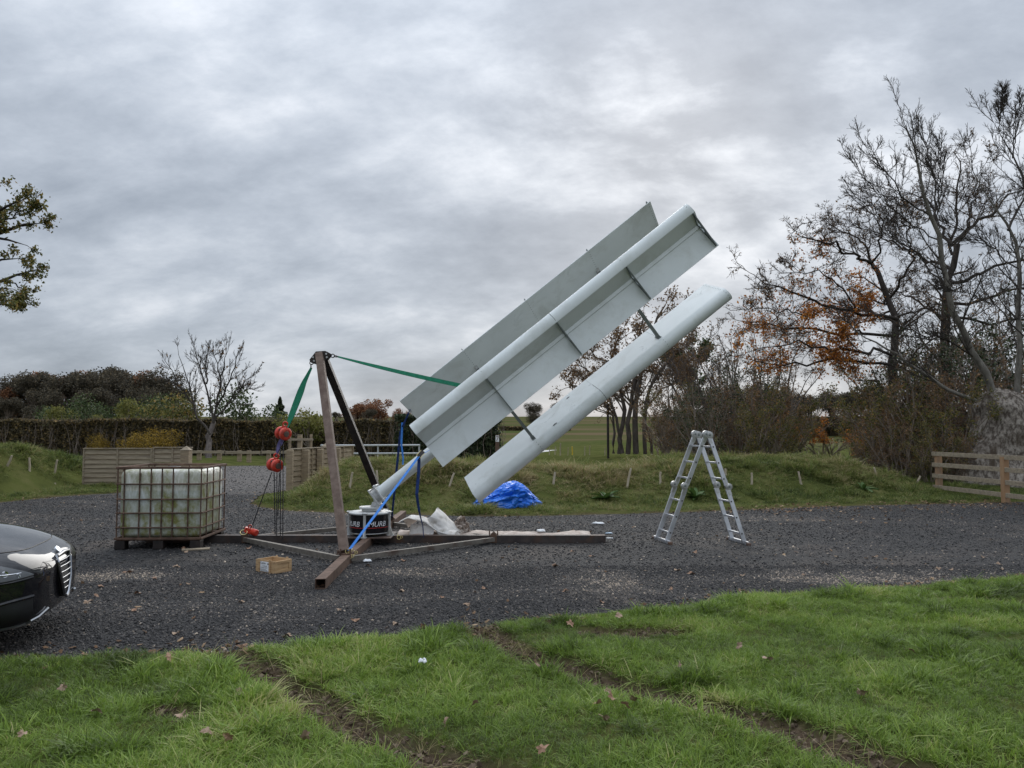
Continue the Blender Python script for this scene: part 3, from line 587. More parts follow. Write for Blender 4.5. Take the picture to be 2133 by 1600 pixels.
mb = MB(); mb.lathe(DC, (0, 0, 1), [(RD - .01, ZD0 - .002), (RD + .006, ZD0 + .001), (RD + .008, ZD0 + .008), (RD + .006, ZD0 + .014), (RD - .01, ZD0 + .015)], 72); mb.build('rim', M_zinc, drum, smooth=True)
def wrap(V, ang0, z0, rad):
    an = ang0 + V[:, 0] / rad; return np.stack([DC[0] + rad * np.sin(an), DC[1] - rad * np.cos(an), z0 + V[:, 1]], 1)
M_print = pmat('white_print', (.78, .78, .79), (.84, .84, .85), 4, .5, 0, 0); M_redline = pmat('red_print', (.55, .03, .03), (.62, .05, .04), 4, .5, 0, 0)
TV, TF = text_mesh('MURB', .105, .25)
TV[:, 0] *= .285 / TV[:, 0].max()
for a0 in (-1.34, .08, 1.5, 2.92):
    mb = MB(); mb.add(wrap(TV, a0, .262, RD + .0022), TF); mb.build('lettering', M_print, drum)
mb = MB(); an = np.linspace(-1.5, 1.5, 60); g = np.stack([np.stack([DC[0] + (RD + .002) * np.sin(an), DC[1] - (RD + .002) * np.cos(an), np.full(60, z)], 1) for z in (.240, .246)]); mb.sheet(g); mb.build('red_stripe', M_redline, drum)
for an in (R(-4), R(77), R(-85), R(144), R(-150)):
    o = DC + np.array([math.sin(an), -math.cos(an), 0]) * (RD + .022); rd = np.array([math.sin(an), -math.cos(an), 0]); tg = np.array([math.cos(an), math.sin(an), 0]); up = np.array([0, 0, 1.0]); mb = MB()
    mb.frame(o + up * .275, tg, rd, up, .036, .02, .36); mb.prism([o - rd * .05 + up * .11 - tg * .011, o + rd * .055 + up * .11 - tg * .011, o + rd * .055 + up * .135 - tg * .011, o + rd * .015 + up * .24 - tg * .011, o - rd * .0 + up * .24 - tg * .011], tg * .022)
    mb.frame(o + rd * .02 + up * .116, tg, rd, up, .07, .09, .012); mb.frame(o - rd * .01 + up * .455, tg, rd, up, .075, .08, .014)
    sp_ = mb.build('support_post', M_white, wt, bevel=.003)
    for z in (.17, .40): mb = MB(); mb.tube([o + up * z + rd * .008, o + up * z + rd * .020], .011, 6); mb.build('bolt', M_zinc, sp_)
    for s in (-1, 1): mb = MB(); mb.tube([o + rd * .045 + tg * s * .022 + up * .118, o + rd * .045 + tg * s * .022 + up * .134], .009, 6); mb.build('bolt', M_zinc, sp_)
# ================================================================== the steel cross frame
fr = thing('steel_base_frame', (HX, HY, 0), 'rusty steel cross-shaped base frame lying on the gravel', 'base frame')
z0 = .055; CF, CB, CLX, CRX = 9.66, 13.14, -3.90, -.27
for p, q, w, mt in (((HX + .056, HY, z0), (1.37, HY, z0), .11, M_steel_dark), ((HX - .056, HY, z0), (-5.35, HY, z0), .11, M_steel_dark), ((HX, HY - .058, z0), (HX + .01, CF + .10, z0), .105, M_rust), ((HX + .01, CF + .02, z0), (-1.995, 8.10, z0), .112, M_rust), ((HX, HY + .058, z0), (HX, 14.75, z0), .11, M_rust)):
    mb = MB(); mb.hollow(p, q, w, .11, .008); mb.build('arm', mt, fr, bevel=.005)
mb = MB(); mb.box(HX - .34, HX + .34, HY - .34, HY + .34, .098, .116); mb.box(HX - .056, HX + .056, HY - .06, HY + .06, .0, .098); mb.build('hub_plate', M_steel_dark, fr, bevel=.004)
for (x0_, y0_), (x1_, y1_) in (((HX - .05, CF), (CLX, HY - .085)), ((HX + .06, CF), (CRX, HY - .085)), ((HX - .05, CB), (CLX, HY + .085)), ((HX + .05, CB), (CRX, HY + .085))):
    mb = MB(); mb.hollow((x0_, y0_, .058), (x1_, y1_, .058), .06, .06, .005); mb.build('brace', M_brace, fr, bevel=.004)
for x_, y_, ax in ((HX + .005, CF, 0), (HX, CB, 0), (CLX, HY, 1), (CRX, HY, 1)):
    for s in (-1, 1):
        mb = MB()
        if not ax: mb.box(x_ + s * .064 - .006, x_ + s * .064 + .006, y_ - .05, y_ + .05, .002, .15)
        else: mb.prism([np.array([x_ - .05, y_ + s * .063 - .005, .002]), np.array([x_ + .05, y_ + s * .063 - .005, .002]), np.array([x_ + .05, y_ + s * .063 - .005, .115]), np.array([x_, y_ + s * .063 - .005, .155]), np.array([x_ - .05, y_ + s * .063 - .005, .115])], (0, .01, 0))
        cl_ = mb.build('collar_plate', M_rust, fr, bevel=.002)
        mb = MB(); mb.tube([(x_ + s * .06, y_ - .04, .10), (x_ + s * .06, y_ - .04, .185)], .0095, 8); mb.build('pin', M_rust, cl_)
for c in ((HX + .42, HY - .075, .085), (HX + .07, HY - .12, .10), (HX + .03, CF - .02, .15), (HX + .06, CF - .04, .09), (HX + .085, CF + .05, .12)):
    mb = MB(); mb.ring(c, (.2, -1, .35), .028, .0045, 16, 6); mb.ring(np.array(c) + (.035, 0, .004), (-.3, -1, .5), .018, .004, 14, 6); mb.tube([np.array(c) + (-.02, .0, .02), np.array(c) + (-.02, .035, .05)], .005, 6); mb.build('linch_pin', M_gold, fr, smooth=True)
# ================================================================== the lifting A-frame
TOP = P(668, 742, HY)
af = thing('lifting_a_frame', (HX, HY, .1), 'two-legged steel lifting A-frame leaning left over the turbine base', 'lifting frame')
fl, bl_ = np.array([HX - .02, CF + .02, .135]), np.array([HX - .01, CB, .135])
d_ = TOP - fl; mb = MB(); mb.hollow(fl, TOP + nrmz(d_) * .03 + np.array([0, -.06, 0]), .11, .105, .006, (1, 0, .2)); lf = mb.build('front_leg', M_rust_light, af, bevel=.006)
mb = MB(); mb.hollow(bl_, TOP + np.array([.035, .06, -.02]), .105, .105, .006, (1, 0, .2)); lb = mb.build('rear_leg', M_black, af, bevel=.006)
for p_, leg_ in ((fl, lf), (bl_, lb)):
    mb = MB(); mb.box(p_[0] - .085, p_[0] + .085, p_[1] - .07, p_[1] + .07, .112, .128); mb.tube([(p_[0] - .09, p_[1], .142), (p_[0] + .09, p_[1], .142)], .018, 10); mb.build('foot_hinge', M_rust, leg_)
for yy in (-.045, .062):
    hc = [TOP + np.array(q) for q in ((-.155, yy, -.06), (-.125, yy, -.105), (-.06, yy, -.125), (.06, yy, -.10), (.15, yy, .0), (.158, yy, .03), (.08, yy, .075), (-.06, yy, .065))]
    mb = MB(); mb.prism(hc, (0, -.012, 0)); pl_ = mb.build('head_plate', M_black, af, bevel=.002)
    mb = MB()
    for (a_, b_) in ((-.10, -.02), (-.085, -.075), (.095, .03), (.105, -.02), (.055, -.055)): mb = MB(); mb.tube([TOP + np.array([a_, yy - .0135, b_]), TOP + np.array([a_, yy - .0125, b_])], .014, 12); mb.build('bolt_washer', M_zinc, pl_)
# ================================================================== slings and straps
def shackle(c, ax, parent, r=.03):
    mb = MB(); mb.ring(c, ax, r, .008, 14, 6); return mb.build('shackle', M_chain, parent, smooth=True)
pA, pB = TOP + np.array([-.135, 0, -.10]), P(598, 890, HY)
o = single(strap([pA + (0, 0, -.07), pA * .7 + pB * .3, pA * .35 + pB * .65, pB], [.03, .06, .10, .105, .10, .05], (1, 0, .2), .012, 0, 30, .5).build('lifting_sling', M_green), pB)
tag(o, 'broad green webbing sling hanging from the left of the A-frame head', 'sling'); 
for c_ in (pA + (0, 0, -.0), pA + (-.008, 0, -.045)): shackle(c_ - 0, (0, 1, 0) if c_[2] > pA[2] - .02 else (1, .2, 0), o, .026)
pC, pD = TOP + np.array([.15, 0, .005]), M0 + AX * 2.42 + E1 * .05 + E2 * .06
o = single(strap([pC + (.10, 0, -.012), pD], [.02, .05, .06, .06, .05], (0, .35, 1), .014, .02, 40, .35).build('lifting_sling', M_green), pD)
tag(o, 'taut green webbing sling running from the A-frame head to the mast', 'sling'); shackle(pC + (.03, 0, 0), (0, 1, 0), o, .026); shackle(pC + (.075, 0, -.008), (.1, .3, 1), o, .026)
# chain hoists
def chain(mb, p, q, sag=0.0, pitch=.034, r=.0052):
    p, q = np.asarray(p, float), np.asarray(q, float); n = max(2, int(np.linalg.norm(q - p) / pitch))
    for i in range(n):
        t = (i + .5) / n; c = p + (q - p) * t - np.array([0, 0, sag * 4 * t * (1 - t)]); a = nrmz(q - p); b = nrmz(np.cross(a, (0, 1, .1) if i % 2 else (1, .1, .05)))
        if i % 2: b = np.cross(a, b)
        mb.tube([c + a * math.cos(w) * pitch * .62 + b * math.sin(w) * .013 for w in np.arange(8) * math.pi / 4], r, 4, closed=True)
    return mb
def hoist(center, label, tilt, chains, lift=0):
    h = thing('chain_hoist', center, label, 'chain hoist'); c = np.asarray(center, float); ax = nrmz((.75, -.62, -.12))
    for s in (-1, 1):
        mb = MB(); o_ = c + ax * s * .055; mb.lathe(o_ - ax * .035, ax, [(.02, 0), (.085, 0), (.095, .008), (.095, .055), (.085, .065), (.06, .07), (.055, .062), (.0, .062)], 28); w_ = mb.build('wheel_cover', M_red, h, smooth=True)
        mb = MB(); mb.lathe(o_ + ax * .03 * s, ax * s, [(.0, .0), (.045, .0), (.04, .008), (.0, .009)], 20); mb.build('hub_cap', M_rust_light, w_, smooth=True)
    mb = MB(); mb.frame(c, ax, nrmz(np.cross(ax, (0, 0, 1))), (0, 0, 1), .05, .13, .14); mb.build('gear_case', M_black, h, bevel=.01)
    mb = MB(); up = np.array([0, 0, 1.0]); mb.tube([c + up * .07, c + up * .11], .02, 10); mb.ring(c + up * .135 + tilt, (0, 1, .1), .035, .013, 16, 8); mb.build('top_hook', M_red, h, smooth=True)
    for nm, p, q, sg in chains:
        mb = MB(); chain(mb, p, q, sg); mb.build(nm, M_chain, h, smooth=True)
    return h
c1, c2 = P(590, 903, HY), P(573, 969, HY)
hoist(c1, 'red chain hoist hanging from the green webbing sling', np.array([.03, 0, 0]), [('hand_chain', P(584, 925, HY - .05), P(584, 1119, HY - .12), 0), ('hand_chain', P(590, 925, HY), P(589, 1124, HY - .12), 0), ('load_chain', P(586, 918, HY + .03), P(583, 945, HY + .02), 0)])
hk = P(521, 1106, HY - .02)
hh = hoist(c2, 'red chain hoist hanging lower below the purple sling', np.array([.015, 0, 0]), [('hand_chain', P(571, 985, HY - .05), P(573, 1113, HY - .08), 0), ('hand_chain', P(577, 985, HY), P(576, 1115, HY - .08), 0), ('hand_chain', P(582, 985, HY + .06), P(579, 1075, HY + .05), 0), ('load_chain', P(566, 984, HY), hk + (.02, 0, .05), .0)])
mb = MB(); mb.lathe(hk + (.075, -.02, -.02), (.9, -.4, -.2), [(.0, -.05), (.045, -.05), (.05, -.04), (.05, .03), (.04, .04), (.0, .04)], 18); mb.frame(hk + (0, 0, .0), (.93, 0, -.35), (0, 1, 0), (.35, 0, .93), .16, .07, .07); mb.ring(hk + (0, 0, .06), (0, 1, 0), .025, .011, 14, 6); mb.tube([hk + (-.02, -.04, -.03), hk + (-.06, -.05, .0), hk + (-.05, -.05, .05)], .014, 8); mb.build('bottom_hook_block', M_red, hh, smooth=True)
mb = MB(); mb.ring(hk + (-.07, -.07, -.01), (.15, -.6, .75), .048, .006, 20, 6); mb.build('pull_ring', M_gold, hh, smooth=True)
q1, q2 = c1 + (-.03, 0, -.06), c2 + (.02, 0, .15)
o = strap([q1 + (.03, 0, .01), q1 * .5 + q2 * .5 + (.0, 0, 0), q2], [.05, .07, .06, .03], (1, .3, 0), .02, 0, 20, 1.2).build('round_sling', M_purple); single(o, q2); tag(o, 'purple round sling tied between the two red hoists', 'sling')
# blue ratchet straps
a1 = np.array([HX + .045, CF - .02, .16]); rt = P(873, 950, 10.95); a2 = M0 + AX * 1.33 + E1 * .06
o = thing('ratchet_strap', a1, 'bright blue ratchet strap stretched from the front beam up to the mast', 'strap')
strap([a1, rt], .05, (1, 0, .5), .004, 0, 12).build('webbing', M_blue, o); strap([rt + nrmz(a2 - rt) * .06, a2], .05, (1, 0, .5), .004, 0, 8).build('webbing', M_blue, o)
mb = MB(); dr = nrmz(a2 - a1); sd = nrmz(np.cross(dr, (0, -1, 0))); nn = np.cross(dr, sd)
for s in (-1, 1): mb.frame(rt + dr * .03 + sd * s * .034, dr, sd, nn, .13, .006, .035)
mb.tube([rt - sd * .035, rt + sd * .035], .014, 10); mb.tube([rt + dr * .09 - sd * .035, rt + dr * .09 + sd * .035], .008, 8); rb_ = mb.build('ratchet', M_gold, o); mb = MB(); mb.frame(rt + dr * .045 - nn * .02, dr, sd, nn, .11, .055, .01); mb.build('handle', M_black, rb_)
strap([rt, P(872, 985, 10.9), P(868, 1030, 10.9), P(873, 1065, 11.0), P(881, 1098, 11.25), np.array([P(882, 1112, 11.33)[0], 11.335, .09])], .045, (1, .3, 0), .004, 0, 36, 1.6).build('loose_tail', M_navy, o)
mb = MB(); mb.tube([a1 + (-.02, 0, -.05), a1 + (0, 0, -.01), a1 + (.02, 0, .02)], .009, 6); mb.build('hook', M_gold, o)
b1, b2 = bp(2 * math.pi / 3, -.15, -.01, L0 + .03), np.array([HX + .03, CB, .15])
o = thing('ratchet_strap', b2, 'dark blue strap hanging from the upper blade down to the rear beam', 'strap'); strap([b1, P(834, 900, 12.2), P(826, 980, 12.6), b2], [.025, .035, .04, .035], (1, .3, 0), .004, 0, 30, .8).build('webbing', M_navy, o)
strap([P(838, 880, 12.1), P(836, 925, 12.1), P(840, 955, 12.1), P(839, 968, 12.1)], .03, (1, .3, 0), .004, 0, 14, 1.0).build('loose_tail', M_blue, o); mb = MB(); mb.ring(b1 + (0, 0, -.03), (0, 1, 0), .02, .006); mb.build('hook', M_zinc, o)
# ================================================================== water tank in its cage
ib = thing('water_tank', (-4.925, 11.25, 0), 'algae-stained white plastic water tank in a rusty wire cage', 'water tank', rz=.045)
ib.scale = (.95, 1, 1)
m, t, b = newmat('algae_plastic'); v = coords(t, 'Object'); vs_ = coords(t, 'Object', (1, 1, .22))
stain = NOISE(t, vs_, 5.2, 8, .66, .5); spz = N(t, 'SeparateXYZ'); L(t, v, spz.inputs[0])
st2 = MATH(t, 'ADD', stain, MATH(t, 'MULTIPLY', MATH(t, 'SUBTRACT', .75, spz.outputs[2]), .10)); f1 = RAMP(t, st2, [(.34, 0.0), (.45, .6), (.58, 1.0)])
f2 = RAMP(t, NOISE(t, v, 9, 8, .7), [(.35, .4), (.58, 1.0)]); base = MIXC(t, RAMP(t, spz.outputs[2], [(.80, 1.0), (.815, 0.0)]), (.74, .735, .68), (.60, .64, .63))
c_ = MIXC(t, MATH(t, 'MULTIPLY', f1, f2), base, (.20, .20, .06)); f3 = RAMP(t, NOISE(t, vs_, 11, 6, .7), [(.60, 0.0), (.72, .8)]); c_ = MIXC(t, f3, c_, (.10, .085, .035))
L(t, c_, b.inputs['Base Color']); b.inputs['Roughness'].default_value = .45; bump(t, b, NOISE(t, v, 5, 3, .5), .25, .02); M_tank = m
mb = MB(); xs_ = [-.565, -.44, -.2, 0, .2, .44, .565]; mb.box(-.588, .588, -.487, .487, .155, 1.095); o = mb.build('tank', M_tank, ib, local=True); o.modifiers.new('bv', 'BEVEL').width = .085; o.modifiers['bv'].segments = 6
for p in o.data.polygons: p.use_smooth = True
mb = MB(); mb.lathe((0, 0, 0), (0, 0, 1), [(.10, 1.08), (.10, 1.115), (.085, 1.122), (.0, 1.122)], 24); mb.build('lid', M_black, o, local=True, smooth=True)
XB = [-.6, -.506, -.286, -.123, .035, .194, .415, .6]; YB = [-.30, -.04, .24, .5]; ZB = [.90, .69, .50, .30]
def cb(pts, r=.0105): mb = MB(); mb.tube(pts, r, 8); return mb.build('cage_bar', M_rust, ib, smooth=True, local=True)
for x_ in XB:
    for y_ in (-.5, .5): cb([(x_, y_, .14), (x_, y_, 1.12)])
for y_ in YB[:-1]:
    for x_ in (-.612, .612): cb([(x_, y_, .14), (x_, y_, 1.12)])
rr2 = np.random.default_rng(5)
for z_ in ZB: e = .011; mb = MB(); mb.tube([(-.6 - e, -.5 - e, z_), (.58, -.5 - e, z_), (.6 + e, -.48, z_), (.6 + e, .48, z_), (.58, .5 + e, z_), (-.58, .5 + e, z_), (-.6 - e, .48, z_), (-.6 - e, -.48, z_)], .0105, 8, closed=True); mb.build('cage_bar', M_rust, ib, smooth=True, local=True)
for z_ in (1.125, .148):
    mb = MB()
    for s in (-1, 1): mb.box(-.625, .625, s * .512 - .014, s * .512 + .014, z_ - .016, z_ + .016); mb.box(s * .612 - .013, s * .612 + .013, -.498, .498, z_ - .0161, z_ + .0161)
    mb.build('cage_rim', M_rust, ib, local=True, bevel=.006)
mb = MB(); mb.box(-.6, .6, -.5, .5, .122, .134); pal = mb.build('pallet_deck', M_rust, ib, local=True)
for x_ in (-.55, -.0, .53):
    for y_ in (-.44, .44): mb = MB(); mb.box(x_ - .075, x_ + .075, y_ - .07, y_ + .07, .002, .121); mb.build('pallet_foot', M_black, ib, local=True, bevel=.01)
# ================================================================== folding ladder
FN, FRt = G(1389, 1132), G(1551, 1134); lb0 = (FN + FRt) / 2
ld = thing('folding_ladder', lb0, 'folding aluminium ladder standing open as an A-frame', 'ladder'); RD_ = np.array([-.075, .36, 0.0])
apex = P(1472, 905, FN[1])
apL = apex + np.array([-.012, 0, 0]); apR = apex + np.array([.035, 0, -.012])
for foot, ap, sgn in ((FN, apL, -1), (FRt, apR, 1)):
    foot = foot + (0, 0, .02); dv = ap - foot; ln_ = np.linalg.norm(dv); dn = dv / ln_; nn = nrmz(np.cross(RD_, dn)); nn = nn * (1 if nn[0] * sgn > 0 else -1); kn = foot + dn * ln_ * .51 + nn * .01
    for j in (0, 1):
        off = RD_ * j
        for p, q in ((foot, kn - dn * .03), (kn + dn * .03, ap - dn * .05)):
            mb = MB(); mb.hollow(p + off, q + off, .062, .024, .003, nrmz(RD_)); mb.build('stile', M_alu, ld, bevel=.002)
        for c_, s_ in ((kn + nn * .028, .052), (ap, .058)):
            mb = MB(); rdn = nrmz(RD_); mb.lathe(c_ + off - rdn * .026, rdn, [(.0, 0), (s_ * .62, 0), (s_ * .68, .004), (s_, .006), (s_, .046), (s_ * .68, .048), (s_ * .62, .052), (0, .052)], 24); mb.frame(c_ + off - dn * .06 - nn * .015, dn, nn, rdn, .12, .045, .034); mb.frame(c_ + off + dn * (.06 if s_ < .055 else -.05) - nn * .018, dn, nn, rdn, .12, .042, .030)
            hg = mb.build('hinge', M_zinc, ld, smooth=True); mb = MB(); mb.lathe(c_ + off - rdn * .034, rdn, [(.0, 0), (.016, 0), (.016, .07), (0, .07)], 12); mb.build('lock_pin', M_rib, hg, smooth=True)
    for k_ in range(6):
        f_ = (.085 + k_ * .148) if k_ < 3 else (.59 + (k_ - 3) * .150); c_ = foot + dn * ln_ * f_; mb = MB(); mb.bar(c_ - RD_ * .03, c_ + RD_ * 1.03, .026, .026); rg = mb.build('rung', M_alu, ld, bevel=.004); mb = MB(); mb.bar(c_ - RD_ * .042, c_ - RD_ * .034, .020, .020); mb.build('rung_plug', M_black, rg)
    mb = MB(); mb.bar(foot - RD_ * .28 + (0, 0, .006), foot + RD_ * 1.28 + (0, 0, .006), .034, .05); sb_ = mb.build('stabiliser_bar', M_alu, ld, bevel=.003)
    for e_ in (-.32, 1.32): mb = MB(); c_ = foot + RD_ * e_ + (0, 0, -.005); mb.bar(c_ - RD_ * .09, c_ + RD_ * .09, .055, .05); mb.build('rubber_foot', M_rust_light if (sgn > 0 or e_ > 0) else M_rust, sb_, bevel=.01)
# ================================================================== crate, planks, litter
cr = thing('hoist_crate', (*G(570, 1190)[:2], 0), 'small open wooden crate with a printed white label', 'crate', rz=R(-34)); W_, D_, H_ = .33, .24, .145
def cbx(nm, *a, mat=M_crate, par=None): mb = MB(); mb.box(*a); return mb.build(nm, mat, par or cr, local=True, bevel=.002)
cbx('bottom_board', -W_ / 2 + .013, W_ / 2 - .013, -D_ / 2 + .013, D_ / 2 - .013, .004, .016)
front_b = cbx('front_board', -W_ / 2, W_ / 2, -D_ / 2, -D_ / 2 + .012, .004, H_); cbx('back_board', -W_ / 2, W_ / 2, D_ / 2 - .012, D_ / 2, .004, H_)
for s in (-1, 1):
    x_ = s * (W_ / 2 - .006); cbx('end_board', x_ - .006, x_ + .006, -D_ / 2 + .0125, D_ / 2 - .0125, .004, H_ - .002)
    e = s * (W_ / 2 + .004)
    for z_ in (.02, .125): cbx('end_rail', e - .004, e + .004, -D_ / 2, D_ / 2, z_ - .016, z_ + .016)
    for y_ in (-.1, .1): cbx('end_post', e - .004, e + .004, y_ - .02, y_ + .02, .037, .108)
for x_ in (-.105, .085): cbx('batten', x_ - .014, x_ + .014, -D_ / 2 - .012, -D_ / 2 - .0005, .0, H_ + .012)
for x_ in (-.105, .085): cbx('batten', x_ - .014, x_ + .014, D_ / 2 + .0005, D_ / 2 + .012, .0, H_ + .012)
lbx = cbx('label', -.088, .068, -D_ / 2 - .004, -D_ / 2 - .0006, .012, .128, mat=M_litter)
M_ink = pmat('black_ink', (.015, .015, .018), (.03, .03, .035), 5, .7, 0, 0)
def print_(s, size, x, z, sx=1.0):
    V, Fs = text_mesh(s, size); V = np.stack([x + V[:, 0] * sx, np.full(len(V), -D_ / 2 - .0052), z + V[:, 1]], 1); mb = MB(); mb.add(V, Fs); mb.build('print', M_ink, lbx, local=True)
print_('Clarke', .036, -.082, .099, .95); print_('1 TONNE', .021, -.055, .070); print_('CHAIN HOIST', .019, -.076, .051)
mb = MB(); mb.add([(.040, -D_ / 2 - .0052, .097), (.064, -D_ / 2 - .0052, .097), (.052, -D_ / 2 - .0052, .124)], [(0, 1, 2)]); 
for i in range(3): mb.box(-.078, .058 - .02 * i, -D_ / 2 - .0053, -D_ / 2 - .005, .018 + i * .010, .021 + i * .010)
mb.build('print', M_ink, lbx, local=True)
mb = MB(); c_ = G(408, 1146); mb.frame(c_ + (0, 0, .012), (.93, .35, 0), (-.35, .93, 0), (0, 0, 1), .36, .10, .02); o = mb.build('timber_plank', M_wood_grey, bevel=.003); single(o, c_); tag(o, 'short weathered plank lying in front of the caged tank', 'plank')
def crumple(name, c, sx, sy, sz, mat, label, cat, seed, n=14, amp=.4, rz=0):
    r = np.random.default_rng(seed); g = np.zeros((n, n, 3))
    for i in range(n):
        for j in range(n):
            x, y = i / (n - 1) - .5, j / (n - 1) - .5; e = max(0, 1 - (2 * max(abs(x), abs(y))) ** 4); w = mnoise.fractal(Vector((x * 4 + seed, y * 4, seed * .7)), 1, 2, 3)
            g[i, j] = (x * sx * (1 + .2 * w), y * sy * (1 + .2 * w), sz * (.25 + e * (.5 + amp * w)) + .004)
    mb = MB(); mb.sheet(g); o = mb.build(name, mat, None, smooth=True, solid=.002, angle=0); o.location = tuple(c); o.rotation_euler = (0, 0, rz); return tag(o, label, cat)
crumple('plastic_scrap', G(765, 1171), .10, .07, .035, M_litter, 'crumpled white plastic scrap on the gravel beside the front beam', 'litter', 3, rz=.4)
crumple('plastic_bottle_sleeve', G(1245, 1093), .22, .07, .05, M_litter, 'long white plastic sleeve lying beyond the end of the right beam', 'litter', 5)
crumple('plastic_tag', P(1127, 1107, 11.95) * (1, 1, 0) + (0, 0, .075), .12, .10, .05, M_litter, 'small white plastic wrapper lying on the dusty sheet', 'litter', 7, rz=.2)
crumple('blue_wrapper', G(1268, 1112), .11, .05, .02, pmat('pale_blue_plastic', (.35, .5, .66), (.55, .66, .76), 9, .4), 'scrap of pale blue wrapper near the beam end', 'litter', 9)
crumple('paper_strip', G(1270, 1122), .10, .03, .012, M_litter, 'thin white paper strip just past the beam end', 'litter', 11)
# packing sheets
def surf(fn, nu, nv): return np.array([[fn(u_, v_) for v_ in np.linspace(0, 1, nv)] for u_ in np.linspace(0, 1, nu)])
def fold(u_, v_, seed): return mnoise.fractal(Vector((u_ * 3, v_ * 3, seed)), 1, 2, 3)
sy = 11.75
p00, p10, p11, p01 = P(890, 1081, sy - .1), P(912, 1057, sy + .15), P(972, 1113, sy + .1), P(915, 1116, sy - .2)
def s2(u_, v_):
    q = p00 * (1 - u_) * (1 - v_) + p10 * u_ * (1 - v_) + p11 * u_ * v_ + p01 * (1 - u_) * v_; q = q + np.array([.02, -.14, .0]) * math.sin(math.pi * u_) * .8 + np.array([.03, -.05, .01]) * fold(u_, v_, 2.0) * .6; q[2] = max(q[2], .02); return q
mb = MB(); mb.sheet(surf(s2, 22, 22)); o = mb.build('packing_sheet', M_sheet, None, smooth=True, solid=.004, angle=0); single(o, (p01[0], sy, 0)); tag(o, 'stiff cream packing sheet standing up in a tall point', 'packing sheet')
cvp = [P(828, 1090, 11.6), P(850, 1079, 11.62), P(880, 1087, 11.6), P(910, 1105, 11.55), P(945, 1118, 11.5)]
def s1(u_, v_):
    x = u_ * 4; i = min(int(x), 3); f = x - i; q = cvp[i] * (1 - f) + cvp[i + 1] * f; dr_ = np.array([.10, .42, -.02 - .10 * (1 - u_)]) * v_ + np.array([0, 0, .07]) * math.sin(math.pi * v_); q = q + dr_ + np.array([.01, .01, .025]) * fold(u_, v_, 5.0); q[2] = max(q[2], .015); return q
mb = MB(); mb.sheet(surf(s1, 30, 14)); o = mb.build('packing_sheet', M_sheet, None, smooth=True, solid=.004, angle=0); single(o, (cvp[2][0], 11.8, 0)); tag(o, 'cream packing sheet curling over beside the turbine base', 'packing sheet')
def s1b(u_, v_):
    a_, b_ = P(856, 1092, 11.75), P(905, 1098, 11.6); q = a_ * (1 - u_) + b_ * u_; q[2] = q[2] * (1 - v_) + .01; q = q + np.array([-.03, -.05, 0]) * v_ + np.array([.01, .02, 0]) * fold(u_, v_, 8); return q
mb = MB(); mb.sheet(surf(s1b, 14, 8)); o = mb.build('packing_sheet', M_sheet, None, smooth=True, solid=.004, angle=0); single(o, (P(880, 1100, 11.7)[0], 11.7, 0)); tag(o, 'low cream packing sheet propped under the curling one', 'packing sheet')
ck = [P(946, 1088, 11.9), P(957, 1077, 12.0), P(975, 1090, 12.0), P(982, 1114, 11.9), P(950, 1116, 11.75)]
def s3(u_, v_):
    q = (ck[0] * (1 - u_) + ck[2] * u_) * (1 - v_) + (ck[4] * (1 - u_) + ck[3] * u_) * v_; q = q + np.array([.04, -.14, .05]) * mnoise.fractal(Vector((u_ * 5, v_ * 5, 3)), 1, 2, 4) + np.array([0, 0, .10]) * math.sin(math.pi * u_) * (1 - v_); q[2] = max(q[2], .015); return q
mb = MB(); mb.sheet(surf(s3, 24, 24)); o = mb.build('packing_sheet', M_pink, None, smooth=True, solid=.004, angle=0); single(o, (ck[4][0], 11.9, 0)); tag(o, 'crumpled dirty packing sheet beside the pointed one', 'packing sheet')
def s4(u_, v_):
    x = -1.75 + 2.95 * u_; y = 11.52 + .78 * v_ + .12 * fold(u_ * 2, v_, 4.0); z = .055 + .045 * (mnoise.fractal(Vector((u_ * 7, v_ * 2, 1.7)), 1, 2, 3)) + .04 * math.sin(math.pi * v_); return np.array([x, y, max(.022, z * (1 - .35 * u_))])
mb = MB(); mb.sheet(surf(s4, 70, 16)); o = mb.build('dusty_sheet', M_pink, None, smooth=True, solid=.004, angle=0); single(o, (-.3, 11.9, 0)); tag(o, 'long pinkish dusty sheet spread flat behind the right beam', 'packing sheet')
